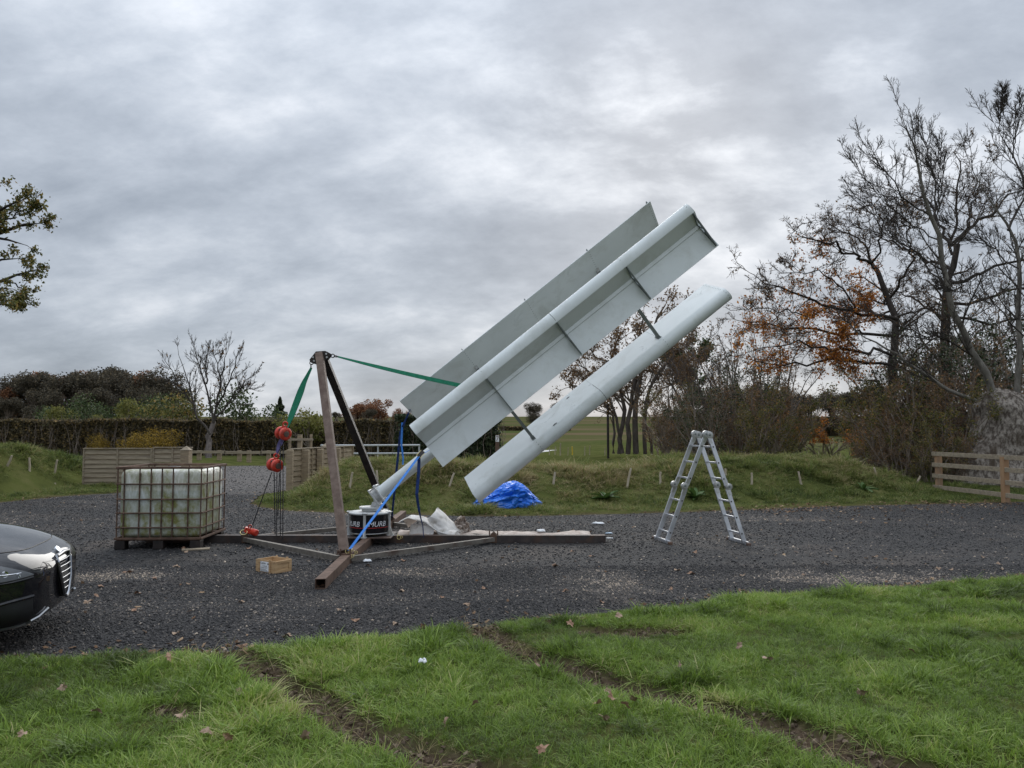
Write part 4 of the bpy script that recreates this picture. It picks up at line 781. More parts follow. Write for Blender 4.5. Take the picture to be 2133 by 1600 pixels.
# blue tarpaulin heap
m, t, b = newmat('blue_tarpaulin'); v = coords(t, 'Object'); L(t, RAMP(t, NOISE(t, v, 5, 4, .5), [(.3, (.016, .15, .66)), (.7, (.024, .19, .76))]), b.inputs['Base Color']); b.inputs['Roughness'].default_value = .32
vo = N(t, 'TexVoronoi'); vo.feature = 'DISTANCE_TO_EDGE'; vo.inputs['Scale'].default_value = 7; dm = N(t, 'Mapping'); L(t, v, dm.inputs[0]); L(t, dm.outputs[0], vo.inputs['Vector']); bump(t, b, MATH(t, 'ADD', RAMP(t, vo.outputs['Distance'], [(0, 0.0), (.16, 1.0)]), NOISE(t, v, 5, 3, .5)), .6, .03); M_tarp = m
tb = hit(1052, 1062); nu, nv = 110, 46; g = np.zeros((nv, nu, 3))
for i in range(nv):
    for j in range(nu):
        ph, th = j / nu * 2 * math.pi, (i / (nv - 1)) * math.pi / 2; cx_, cy_, cz_ = math.cos(ph) * math.cos(th), math.sin(ph) * math.cos(th), math.sin(th); q = Vector((cx_ * 1.3, cy_ * 1.3, cz_ * 1.3))
        rd = 1 - 2 * abs(mnoise.fractal(q * 1.5 + Vector((5, 2, 1)), 1, 2, 2)); rd2 = 1 - 2 * abs(mnoise.noise(q * 4.2 + Vector((1, 7, 3)) + Vector((0, 0, mnoise.noise(q * 2) * 2)))); k = .80 + .20 * rd + .125 * rd2
        rx = .70; px = math.copysign(abs(cx_) ** .8, cx_) * rx * k; hz_ = .54 * math.exp(-((px - .24) / .40) ** 2) + .27 * math.exp(-((px + .28) / .36) ** 2) + .03; g[i, j] = (px, math.copysign(abs(cy_) ** .8, cy_) * .42 * k, cz_ ** .6 * hz_ * (.62 + .55 * (k - .6)))
mb = MB(); mb.add(g.reshape(-1, 3), [(i * nu + j, i * nu + (j + 1) % nu, (i + 1) * nu + (j + 1) % nu, (i + 1) * nu + j) for i in range(nv - 1) for j in range(nu)])
o = mb.build('tarpaulin', M_tarp, None, smooth=True, angle=50); o.location = (tb[0] + .02, tb[1] + .42, tb[2] + .0); o.rotation_euler = (R(6), 0, R(6)); o.scale = (1.08, 1.1, .98); tag(o, 'crumpled bright blue tarpaulin heaped on the grass verge', 'tarpaulin')
# ================================================================== the car
car = thing('parked_car', (-3.66, 6.34, 0), 'glossy black car with a chrome shield grille, nose on the gravel', 'car', rz=R(16))
m, t, b = newmat('black_car_paint'); b.inputs['Base Color'].default_value = (.010, .010, .013, 1); b.inputs['Roughness'].default_value = .5; b.inputs['Coat Weight'].default_value = 1; b.inputs['Specular IOR Level'].default_value = .02; b.inputs['Coat Roughness'].default_value = .04; 
bump(t, b, NOISE(t, coords(t), 3, 2, .5), .03, .01); L(t, RAMP(t, NOISE(t, coords(t), 14, 6, .7), [(.45, (.006, .006, .008)), (.75, (.014, .0135, .015))]), b.inputs['Base Color']); M_car = m
M_chrome = pmat('chrome', (.62, .63, .65), (.74, .75, .77), 5, .12, 1.0, 0); M_barchrome = pmat('dull_chrome', (.30, .31, .33), (.38, .39, .41), 5, .25, 1.0, 0); M_trim = pmat('black_plastic', (.008, .008, .009), (.016, .016, .018), 9, .55, 0, .1); M_rubber = pmat('rubber', (.012, .012, .012), (.022, .022, .022), 9, .85, 0, .2); M_alloy = pmat('alloy_wheel', (.42, .43, .44), (.5, .51, .52), 5, .3, .9, 0)
m, t, b = newmat('lamp_glass'); b.inputs['Base Color'].default_value = (.07, .075, .08, 1); b.inputs['Roughness'].default_value = .10; b.inputs['Coat Weight'].default_value = 1; M_lamp = m
m, t, b = newmat('tinted_glass'); b.inputs['Base Color'].default_value = (.012, .015, .017, 1); b.inputs['Roughness'].default_value = .05; M_glass = m
ST = np.array([  # x, half width, z top, z bottom, exponent
    (0.0, .36, .615, .30, 3.6), (-.015, .47, .645, .26, 3.8), (-.04, .56, .672, .235, 4), (-.08, .635, .697, .215, 4.2), (-.14, .70, .727, .20, 4.2), (-.22, .755, .762, .19, 4.2), (-.34, .81, .805, .185, 4.2), (-.52, .855, .853, .18, 4), (-.9, .89, .925, .18, 4), (-1.25, .90, .965, .18, 4), (-2.2, .905, .98, .18, 4), (-3.4, .90, .99, .18, 4), (-3.9, .87, .98, .2, 3.6), (-4.2, .78, .93, .24, 3.2), (-4.33, .6, .84, .3, 2.8)])
def az(x, z):                                         # section angle at which the body reaches height z
    zt, zb, n_ = (np.interp(-x, -ST[:, 0], ST[:, k]) for k in (2, 3, 4)); zm = zb + (zt - zb) * .52; q = (z - zm) / (zt - zm if z > zm else zm - zb); q = max(-.999, min(.999, q)); return math.copysign(math.asin(abs(q) ** (n_ / 2)), q)
def SP(x, a):
    hw, zt, zb, n_ = (np.interp(-x, -ST[:, 0], ST[:, k]) for k in (1, 2, 3, 4)); ca, sa = math.cos(a), math.sin(a); zm, hz_ = zb + (zt - zb) * .52, (zt - zb)
    z = zm + (zt - zm if sa > 0 else zm - zb) * math.copysign(abs(sa) ** (2 / n_), sa); y = -hw * math.copysign(abs(ca) ** (2 / n_), ca); y *= 1 - .05 * max(0, (z - .6)) * 2; return np.array([x, y, z])
xst = np.concatenate([np.linspace(0, -.02, 3)[:-1], np.linspace(-.02, -.24, 10)[:-1], np.linspace(-.24, -1.25, 16)[:-1], np.linspace(-1.25, -3.4, 12)[:-1], np.linspace(-3.4, -4.33, 14)]); na = 72
g = np.array([[SP(x, a) for a in np.arange(na) * 2 * math.pi / na] for x in xst]); mb = MB(); nxs = len(xst)
mb.add(g.reshape(-1, 3), [(i * na + j, i * na + (j + 1) % na, (i + 1) * na + (j + 1) % na, (i + 1) * na + j) for i in range(nxs - 1) for j in range(na)] + [tuple(range(na)), tuple((nxs - 1) * na + j for j in range(na))[::-1]])
bodyo = mb.build('body', M_car, car, smooth=True, angle=60, local=True)
def SN(x, a, off):
    e = 1e-3; p = SP(x, a); n = nrmz(np.cross(SP(x - e, a) - SP(x + e, a), SP(x, a + e) - SP(x, a - e))); c_ = np.array([x - .8, 0, .5]); n = n if n @ (p - c_) > 0 else -n; return p + n * off
def patch(x0_, x1_, lo, hi, off, nu=14, nv=10): return surf(lambda u_, v_: SN(x0_ + (x1_ - x0_) * u_, lo(u_) + (hi(u_) - lo(u_)) * v_, off), nu, nv)
for s in (0, 1):
    f_ = (lambda a: a) if s == 0 else (lambda a: math.pi - a); X0, X1 = -.055, -.60; ztop = lambda x: np.interp(-x, -ST[:, 0], ST[:, 2])
    zlo = lambda u_: .580 + .045 * u_ - .03 * math.sin(math.pi * min(1, u_ * 1.2)); zhi = lambda u_: min(.592 + .20 * u_ ** .75, ztop(X0 + (X1 - X0) * u_) - .03)
    lo, hi = (lambda u_: f_(az(X0 + (X1 - X0) * u_, zlo(u_)))), (lambda u_: f_(az(X0 + (X1 - X0) * u_, zhi(u_))))
    mb = MB(); mb.sheet(patch(X0, X1, lo, hi, .003, 20, 10)); h_ = mb.build('headlight', M_trim, car, smooth=True, angle=0, local=True)
    mb = MB(); mb.sheet(patch(X0 - .006, X1 + .01, lambda u_: f_(az(X0 + (X1 - X0) * u_, zlo(u_) + .006)), lambda u_: f_(az(X0 + (X1 - X0) * u_, zhi(u_) - .004)), .020, 20, 10)); mb.build('lens', M_lamp, h_, smooth=True, angle=0, local=True)
    for xx, zz_, rr_ in ((-.13, .600, .012), (-.20, .622, .022), (-.30, .645, .036), (-.42, .66, .045)):
        mb = MB(); p_ = SN(xx, f_(az(xx, zz_)), .016); ax_ = nrmz((.7, -.75 if s == 0 else .75, .05)); mb.lathe(p_, ax_, [(.0, .0), (rr_ * .5, .001), (rr_, .010), (rr_ * 1.06, .006), (rr_ * 1.02, .0)], 20); mb.build('reflector', M_chrome, h_, smooth=True, local=True)
    mb = MB(); mb.tube([SN(X0 + (X1 - X0) * k, f_(az(X0 + (X1 - X0) * k, zlo(k) + .035 + .05 * k)), .022) for k in np.linspace(.12, .9, 12)], .005, 6); mb.build('light_strip', M_chrome, h_, smooth=True, local=True)
    mb = MB(); mb.tube([SN(X0 + (X1 - X0) * k, f_(az(X0 + (X1 - X0) * k, zlo(k) - .008)), .004) for k in np.linspace(0, 1, 14)], .009, 6); mb.build('lamp_bezel', M_car, h_, smooth=True, local=True)
    ilo, ihi = (lambda u_: .225 + .01 * u_), (lambda u_: .43 - .02 * u_ - .17 * u_ ** 2.2); XA, XB_ = -.05, -.55
    mb = MB(); mb.sheet(patch(XA, XB_, lambda u_: f_(az(XA + (XB_ - XA) * u_, max(ilo(u_), np.interp(.05 + .5 * u_, -ST[:, 0], ST[:, 3]) + .012))), lambda u_: f_(az(XA + (XB_ - XA) * u_, ihi(u_))), .004, 18, 10)); it = mb.build('lower_intake', M_trim, car, smooth=True, angle=0, local=True)
    mb = MB(); p_ = SN(-.25, f_(az(-.25, .31)), .006); mb.lathe(p_, nrmz((.8, -.6 if s == 0 else .6, 0)), [(.0, .0), (.03, .0), (.042, .012), (.044, .0)], 18); mb.build('fog_lamp', M_chrome, it, smooth=True, local=True)
    mb = MB(); mb.tube([SN(XA + (XB_ - XA) * k, f_(az(XA + (XB_ - XA) * k, ihi(k) + .004)), .004) for k in np.linspace(0, 1, 14)], .013, 6); mb.build('intake_edge', M_car, it, smooth=True, local=True)
    mb = MB(); mb.tube([SN(x_, f_(az(x_, np.interp(-x_, -ST[:, 0], ST[:, 3]) + .022 + .012 * (x_ > -.1))), .012) for x_ in np.linspace(-.012, -.58, 18)], .010, 6); mb.build('lower_lip_trim', M_alloy, it, smooth=True, local=True)
# shield grille
shp = [(y_, z_) for y_, z_ in ([(0, .672), (.155, .66), (.17, .61), (.13, .46), (.06, .34), (0, .31), (-.06, .34), (-.13, .46), (-.17, .61), (-.155, .66)])]
def nose(y_, z_): return np.array([.022 - .35 * y_ * y_ - .55 * max(0, z_ - .52) ** 1.5, y_, z_])
mb = MB(); mb.add([nose(y_ * .98, z_) + (.0, 0, 0) for y_, z_ in shp] + [nose(y_ * .98, z_) + (-.09, 0, 0) for y_, z_ in shp], [tuple(range(10))] + [(i, (i + 1) % 10, 10 + (i + 1) % 10, 10 + i) for i in range(10)]); gl = mb.build('shield_grille', M_trim, car, local=True)
mb = MB(); mb.tube([nose(y_, z_) + (.008, 0, 0) for y_, z_ in shp], .0135, 8, closed=True); mb.build('chrome_surround', M_barchrome, gl, smooth=True, local=True)
for k in range(6):
    z_ = .385 + k * .046; w_ = np.interp(z_, [.31, .34, .46, .61], [0, .06, .13, .17]) - .01; mb = MB(); mb.tube([nose(y_, z_) + (.006, 0, 0) for y_ in np.linspace(-w_, w_, 7)], .004, 6); mb.build('grille_bar', M_barchrome, gl, smooth=True, local=True)
mb = MB(); mb.lathe((-.035, 0, .685), (.75, 0, .65), [(.0, -.02), (.038, -.02), (.04, .0), (.036, .006), (0, .008)], 24); mb.build('badge', M_chrome, car, smooth=True, local=True)
mb = MB(); mb.tube([SN(x_, a_, .0015) for x_, a_ in zip(np.r_[np.linspace(-1.1, -.30, 12), np.full(14, -.17) - .13 * np.abs(np.linspace(1, -1, 14)) ** 2, np.linspace(-.30, -1.1, 12)], np.r_[np.linspace(.78, .82, 12), np.linspace(.9, math.pi - .9, 14), np.linspace(math.pi - .82, math.pi - .78, 12)])], .0035, 5); mb.build('bonnet_gap', M_trim, car, local=True)
gx = [(-1.15, .60, .95), (-1.55, .66, 1.22), (-1.95, .66, 1.40), (-2.5, .65, 1.465), (-3.2, .63, 1.43), (-3.8, .60, 1.22), (-4.1, .58, .95)]; g = []
for x_, hw, zt in gx: g.append([(x_, -.83, .93), (x_, -.80 * 1, .93 + (zt - .93) * .05), (x_, -hw, .93 + (zt - .93) * .88), (x_, -hw * .8, zt), (x_, 0, zt + .02 * (zt > 1)), (x_, hw * .8, zt), (x_, hw, .93 + (zt - .93) * .88), (x_, .80, .93 + (zt - .93) * .05), (x_, .83, .93)])
mb = MB(); mb.sheet(np.array(g)); mb.build('cabin_glass', M_glass, car, smooth=True, angle=0, local=True, sub=2)
mb = MB(); mb.sheet(np.array([[(x_, y_ * hw, zt + .012 + .015 * (1 - y_ * y_)) for y_ in np.linspace(-.8, .8, 9)] for x_, hw, zt in gx[2:5]])); mb.build('roof', M_car, car, smooth=True, angle=0, local=True, sub=1)
for xw in (-.93, -3.56):
    for s in (-1, 1):
        mb = MB(); mb.lathe((xw, s * .70, .315), (0, s, 0), [(.20, 0), (.30, 0), (.315, .03), (.315, .18), (.30, .208), (.225, .213), (.22, .15)], 40); w_ = mb.build('wheel', M_rubber, car, smooth=True, local=True)
        mb = MB(); mb.lathe((xw, s * .70, .315), (0, s, 0), [(.22, .20), (.215, .206), (.20, .15), (0, .13)], 32)
        for k in range(5): a_ = k * 1.2566; mb.bar((xw + .03 * math.cos(a_), s * .885, .315 + .03 * math.sin(a_)), (xw + .20 * math.cos(a_), s * .895, .315 + .20 * math.sin(a_)), .05, .02, (0, 1, 0))
        mb.build('rim', M_alloy, w_, smooth=True, local=True)
# ================================================================== fences, posts and stakes
def board_fence(name, A, B, height, label, zb, nb=8, battens=3, group=None, mat=None, side=1):
    A, B = np.array([*A, 0.0]), np.array([*B, 0.0]); d = nrmz(B - A); nn = np.array([d[1], -d[0], 0]) * side; Ln = np.linalg.norm(B - A); up = np.array([0, 0, 1.0]); r = np.random.default_rng(int(abs(A[0] * 100)))
    f = thing(name, (A + B) / 2 + up * zb, label, 'fence', group); hb = height / nb
    for i in range(nb):
        mb = MB(); tilt = nrmz(up - nn * .20); mb.frame((A + B) / 2 + up * (zb + hb * (i + .5) + r.normal(0, .006)) + nn * (.004 + r.uniform(0, .006)), d, np.cross(up, d), tilt, Ln - .004, .016, hb * 1.08); mb.build('board', mat or M_wood_grey, f, bevel=.002)
    for k in range(battens + 1):
        p = A + d * (Ln * k / battens) * .985 + d * Ln * .0075; mb = MB(); mb.frame(p + nn * .034 + up * (zb + height / 2 + .01), d, nn, up, .045, .03, height + .02); mb.build('batten', mat or M_wood_grey, f, bevel=.003)
    mb = MB(); mb.frame((A + B) / 2 + nn * .01 + up * (zb + height + .035), d, nn, up, Ln + .02, .09, .025); mb.build('capping_rail', M_wood_grey, f, bevel=.003); return f
YF = 22.4
fx = lambda u: (u - CX) / F * YF
board_fence('lap_board_fence', (fx(178), YF), (fx(320), YF), 1.06, 'wide lap-board fence panel at the foot of the left bank', .0, 8, 2)
board_fence('lap_board_fence', (fx(322), YF + .02), (fx(402), YF + .02), 1.09, 'narrow lap-board fence panel behind the capped gate post', .0, 8, 2)
def gate_post(x, y, h, w, label):
    p = thing('gate_post', (x, y, 0), label, 'post'); mb = MB(); mb.box(x - w / 2, x + w / 2, y - w / 2, y + w / 2, -.1, h); mb.build('shaft', M_wood, p, bevel=.006)
    mb = MB(); e = w / 2 + .015; mb.add([(x - e, y - e, h + .002), (x + e, y - e, h + .002), (x + e, y + e, h + .002), (x - e, y + e, h + .002), (x, y, h + .12)], [(3, 2, 1, 0), (0, 1, 4), (1, 2, 4), (2, 3, 4), (3, 0, 4)]); mb.build('cap', M_wood_grey, p); return p
gate_post(fx(390.5) * .98, 21.95, 1.06, .23, 'square timber gate post with a pyramid cap beside the left fence panels')
gate_post(P(681, 930, 24.2)[0], 24.2, 1.12, .26, 'pyramid-capped timber post at the far end of the right board fence')
board_fence('lap_board_fence', (-5.83, 20.25), (-5.45, 22.0), 1.10, 'lap-board fence panel holding back the grass bank, nearer length', .0, 8, 3, side=1, mat=M_wood)
board_fence('lap_board_fence', (-5.44, 22.05), (-5.0, 24.1), 1.10, 'lap-board fence panel ending at the capped post, farther length', .0, 8, 3, side=1, mat=M_wood)
for k, (x_, y_) in enumerate(((-5.80, 20.15), (-5.58, 20.9), (-5.40, 21.7), (-5.16, 22.8))):
    mb = MB(); mb.box(x_ - .08, x_ + .08, y_ - .07, y_ + .07, -.1, 1.10 + .02 * (k == 0)); o = mb.build('fence_post', M_wood, bevel=.012); single(o, (x_, y_, 0)); tag(o, ['stout square timber post at the gateway end of the board fence', 'timber post backing the nearer board panel, next to the gateway post', 'timber post where the two board fence panels meet', 'timber post backing the farther board panel'][k], 'post')
fs = thing('wooden_rail_frame', P(625, 937, 25) * (1, 1, 0), 'tall wooden post and cross rail rising behind the board fence', 'rail frame')
for u_, w_, nm in ((604, .07, 'upright'), (625, .13, 'upright'), (648, .07, 'upright')):
    p_ = P(u_, 905, 25); mb = MB(); mb.box(p_[0] - w_ / 2, p_[0] + w_ / 2, 25 - w_ / 2, 25 + w_ / 2, -.05, p_[2]); mb.build(nm, M_wood, fs, bevel=.004)
a_, b_ = P(600, 915.5, 24.9), P(652, 915.5, 24.9); mb = MB(); mb.bar(a_, b_, .03, .075); mb.build('cross_rail', M_wood_grey, fs)
YR = 37.0
rf = thing('low_rail_fence', (P(500, 950, YR)[0], YR, 0), 'low timber knee-rail fence in front of the hedge', 'fence')
for ua, ub, v_ in ((396, 470, 941.5), (468, 545, 942.5), (543, 602, 942)):
    mb = MB(); mb.bar(P(ua, v_, YR), P(ub, v_ + .3, YR), .06, .13); mb.build('rail', M_wood_grey, rf)
for u_ in (413, 455, 497, 517, 558, 597): x_ = P(u_, 950, YR)[0]; mb = MB(); mb.box(x_ - .09, x_ + .09, YR + .031, YR + .2, -.1, .62); mb.build('post', M_wood, rf)
wr = thing('white_barrier', (P(780, 940, 34)[0], 34, 0), 'white painted metal barrier rail beyond the grass bank', 'barrier')
M_wrail = pmat('white_rail', (.40, .41, .41), (.52, .53, .53), 5, .5)
for v_ in (928, 945): mb = MB(); mb.tube([P(668, v_, 34), P(875, v_ - .5, 34)], .04, 8); mb.build('rail', M_wrail, wr, smooth=True)
for u_ in (700, 787, 873): p_ = P(u_, 929, 34); mb = MB(); mb.tube([(p_[0], 34.03, -.05), (p_[0], 34.03, p_[2])], .035, 8); mb.build('post', M_wrail, wr, smooth=True)
sg = thing('number_sign', P(1036, 940, 27) * (1, 1, 0) + (0, 0, float(ground_z(P(1036, 940, 27)[0], 27))), 'narrow brown signboard with a white 7 panel', 'sign'); p_ = P(1036, 906, 27)
mb = MB(); mb.box(p_[0] - .07, p_[0] + .07, 26.97, 27.03, 0, p_[2]); mb.build('board', pmat('brown_board', (.09, .05, .035), (.13, .075, .05), 6, .7), sg)
mb = MB(); mb.box(p_[0] - .06, p_[0] + .06, 26.960, 26.968, p_[2] - .24, p_[2] - .02); mb.build('panel', M_litter, sg)
V, Fs = text_mesh('7', .24); V = np.stack([p_[0] - .055 + V[:, 0] * .9, np.full(len(V), 26.957), p_[2] - .215 + V[:, 1]], 1); mb = MB(); mb.add(V, Fs); mb.build('numeral', pmat('dark_red_print', (.12, .03, .03), (.16, .04, .035), 6, .7), sg)
# four-rail fence on the right
A_, B_, C_ = np.array([11.0, 19.9, 0]), np.array([11.2, 17.55, 0]), np.array([11.4, 15.2, 0])
pf = thing('post_and_rail_fence', B_, 'four-rail timber fence beside the old tree trunk', 'fence')
M_post = pmat('orange_timber', (.30, .17, .085), (.40, .25, .14), 4, .85, 0, .3, .003, stretch=(1, 1, .3), dirt=(.22, .15, .10), dscale=3)
for p_ in (A_, B_, C_): mb = MB(); mb.box(p_[0] - .06, p_[0] + .06, p_[1] - .075, p_[1] + .075, -.15, 1.03); mb.build('post', M_post, pf, bevel=.006)
for z_ in (1.02, .74, .455, .165):
    for p, q, dd in ((A_ + (0, .14, 0), B_ + (0, .7, 0), 0), (B_ + (0, .695, 0), C_ + (0, -.2, 0), .0)): mb = MB(); mb.bar(p + (-.079, 0, z_ + .006 * (z_ % .2)), q + (-.079, 0, z_), .036, .105); mb.build('rail', M_wood_grey, pf, bevel=.004)
# stakes left standing in the banks
M_stake = pmat('pale_stake', (.34, .28, .20), (.50, .43, .33), 9, .9, 0, .3, .004, stretch=(1, 1, .3), dirt=(.20, .17, .10), dscale=5); M_ystake = pmat('yellow_stake', (.62, .42, .03), (.72, .52, .06), 9, .7)
def stake(ub, vb, ut, vt, w, label, group=None, mat=None):
    b_ = hit(ub, vb); t_ = P(ut, vt, b_[1]); b2 = b_ - (t_ - b_) * .12; r = np.random.default_rng(int(ub * 7 + vb)); k = 5; n = nrmz(t_ - b2); mb = MB()
    pts = [b2 + (t_ - b2) * f + np.r_[r.normal(0, w * .10, 2), 0] for f in np.linspace(0, 1, k)]; mb.tube(pts, np.array([1, .98, .95, .9, .82]) * w / 2, 7); o = mb.build('wooden_stake', mat or M_stake, smooth=True, angle=30); single(o, b_); return tag(o, label, 'stake', group)
sl_ = 'pale wooden stake leaning on the slope of the grass bank behind the yard'
for a_ in ((729, 1020, 734, 984), (787, 1002, 784, 980), (937, 1014, 946, 985), (1153, 1014, 1156, 983), (1306, 1020, 1315, 975), (1375, 1011, 1376, 983), (1440, 1004, 1441, 985), (1511, 995, 1511, 976), (1566, 1014, 1566, 985), (1669, 1012, 1663, 982), (1825, 992, 1821, 974), (1851, 986, 1848, 972), (1908, 1010, 1917, 991)): stake(*a_, .055, sl_, 'stakes on the slope of the right bank')
sl_ = 'upright wooden stake on the crest of the grass bank behind the yard'
for u_, vt, vb, w in ((1144, 932, 949, .05), (1156, 930, 949, .05), (1167, 923, 950, .07), (1183, 932, 950, .04), (1218, 930, 950, .05), (1228, 928, 949, .05), (1260, 933, 950, .05), (1290, 930, 948, .05), (1358, 935, 949, .06), (1370, 912, 948, .08), (1380, 930, 948, .05), (1392, 934, 948, .05), (1521, 925, 948, .05), (1546, 908, 948, .08), (1562, 922, 948, .05), (1594, 925, 948, .05), (1602, 905, 947, .06), (1628, 914, 947, .07), (1668, 905, 945, .06), (1727, 913, 935, .07), (1735, 918, 938, .06), (1747, 916, 938, .06), (1705, 945, 932, .05)): stake(u_, max(vb, vt + 8), u_ + (8 if u_ == 1727 else 1), min(vt, vb), w, sl_, 'stakes along the crest of the right bank')
stake(1306, 948, 1313, 936, .09, 'short thick stake tilted on the bank crest near the bare trees')
for k, (u_, vt) in enumerate(((984, 932), (990, 935), (997, 934))): stake(u_, 950, u_, vt, .07, 'short grey stake beside the yellow marker posts', 'grey stakes beside the yellow markers')
for u_ in (1003, 1008): stake(u_, 950, u_, 934, .09, 'short bright yellow marker post on the bank crest', 'yellow marker posts', M_ystake)
stake(1192, 949, 1192, 930, .07, 'single yellow marker post among the crest stakes', None, M_ystake)
sl_ = 'pale wooden stake standing on the slope of the left bank'
for a_ in ((61, 988, 61, 953), (16, 972, 25, 949), (113, 990, 119, 958), (114, 1016, 114, 1006)): stake(*a_, .06, sl_, 'stakes on the left bank slope')
sl_ = 'short pale stake on the crest of the left bank'
for a_ in ((112, 917, 110, 896), (151, 916, 149, 901), (48, 918, 55, 907), (194, 922, 190, 909), (88, 914, 86, 896), (2, 918, 1, 900), (236, 935, 236, 912)): stake(*a_, .09, sl_, 'stakes on the left bank crest')
pl = thing('timber_pole', P(1266, 942, 38) * (1, 1, 0), 'thin dark upright pole beside the clump of bare trunks', 'pole'); mb = MB(); p_ = P(1266, 842, 38); mb.tube([(p_[0], 38, -.1), (p_[0], 38, p_[2])], .06, 8); mb.build('shaft', M_black, pl, smooth=True); mb = MB(); mb.tube([(p_[0], 38, p_[2]), (p_[0], 38, p_[2] + .03)], .07, 8); mb.build('cap', M_zinc, pl)
# ================================================================== trees, shrubs and hedges
def barkmat(name, c1, c2, s=7): return pmat(name, c1, c2, s, .95, 0, .8, .03, stretch=(1, 1, .35), spec=.15)
BK_pale = barkmat('pale_bark', (.11, .10, .085), (.23, .21, .18)); BK_dk3 = barkmat('oak_twig', (.055, .040, .031), (.105, .080, .062)); BK_dk2 = barkmat('brown_grey_bark', (.050, .042, .037), (.10, .087, .077)); BK_dark = barkmat('dark_bark', (.030, .025, .022), (.065, .055, .047)); BK_grey = barkmat('grey_bark', (.085, .07, .062), (.16, .135, .12)); BK_twig = barkmat('brown_twig', (.15, .118, .093), (.28, .23, .185)); BK_old = pmat('old_bark', (.13, .105, .085), (.42, .37, .315), 13, .95, 0, 1.0, .06, stretch=(1, 1, .5), lo=.42, hi=.6, spec=.15, dirt=(.10, .075, .055), dscale=2.2)
LF_orange = island_mat('orange_leaves', [(0, (0.200, 0.069, 0.020)), (.4, (0.400, 0.144, 0.027)), (.75, (0.575, 0.237, 0.037)), (1, (0.375, 0.106, 0.025))], .7, .35)
LF_brown = island_mat('brown_leaves', [(0, (0.086, 0.054, 0.035)), (.5, (0.192, 0.115, 0.061)), (1, (0.326, 0.202, 0.096))], .8, .25)
LF_olive = island_mat('olive_leaves', [(0, (0.053, 0.060, 0.021)), (.5, (0.128, 0.135, 0.039)), (.8, (0.225, 0.188, 0.053)), (1, (0.330, 0.195, 0.060))], .7, .3)
LF_green = island_mat('green_leaves', [(0, (0.030, 0.046, 0.017)), (.6, (0.066, 0.096, 0.034)), (1, (0.132, 0.156, 0.060))], .65, .25)
LF_dark = island_mat('ivy_leaves', [(0, (0.023, 0.032, 0.018)), (.6, (0.050, 0.068, 0.032)), (1, (0.102, 0.119, 0.050))], .5, .1)
LF_yellow = island_mat('yellow_leaves', [(0, (0.081, 0.059, 0.023)), (.45, (0.234, 0.153, 0.027)), (1, (0.450, 0.297, 0.045))], .65, .35)
LF_hedge = island_mat('hedge_leaves', [(0, (0.046, 0.040, 0.027)), (.5, (0.116, 0.095, 0.055)), (.8, (0.213, 0.160, 0.075)), (1, (0.319, 0.213, 0.085))], .8, .2)
LF_wood = island_mat('winter_wood_twigs', [(0, (.050, .046, .036)), (.5, (.100, .086, .062)), (.85, (.14, .115, .075)), (1, (.17, .13, .075))], .9, .15)
LF_red = island_mat('russet_leaves', [(0, (0.114, 0.052, 0.032)), (.5, (0.244, 0.110, 0.055)), (1, (0.356, 0.179, 0.082))], .8, .2)
LF_pale = island_mat('pale_yellow_green_leaves', [(0, (0.086, 0.094, 0.022)), (.5, (0.173, 0.173, 0.043)), (1, (0.259, 0.238, 0.079))], .7, .35)
def proj(p):
    d = np.asarray(p, float) - np.array([0, 0, CAMH]); y = d[..., 1] * _c + d[..., 2] * _s; z = -d[..., 1] * _s + d[..., 2] * _c; return np.stack([CX + F * d[..., 0] / y, CY - F * z / y], -1)
def limbs(rng_, Y, lst, n=9, jitY=.5, wig=.05, th=.55, cut=1.0):
    Ps, Rs = [], []
    for px, r0, r1 in lst:
        dy = 0; pts = []
        drift = rng_.normal(0, jitY)
        for i, (u_, v_) in enumerate(px): pts.append(P(u_, v_, Y + drift * i / max(1, len(px) - 1)))
        p_, r_ = resample(pts, th * (r1 + (r0 - r1) * np.linspace(1, 0, len(pts)) ** .8), n, cut if len(Ps) else 1.0); Ps.append(p_); Rs.append(r_)
    return wiggle(rng_, np.array(Ps), wig), np.array(Rs)
STUFF = ('twigs', 'branches', 'foliage', 'withered_leaves', 'crown', 'stems')
def limb_parts(LP, LR, mat, k=7, name='limb'): return [(name, tubes_mesh(name, [(LP[i:i + 1], LR[i:i + 1], k)]), mat) for i in range(len(LP))]
def make_tree(name, base, label, cat, parts, group=None, cls=None):
    t_ = cls or thing(name, base, label, cat, group)
    for nm, me, mt in parts:
        co = np.empty(len(me.vertices) * 3, np.float32); me.vertices.foreach_get('co', co); me.vertices.foreach_set('co', (co.reshape(-1, 3) - np.asarray(base, np.float32)).astype(np.float32).ravel()); me.update(); o_ = link(nm, me, mt, t_)
        if nm in STUFF: o_['kind'] = 'stuff'
    return t_
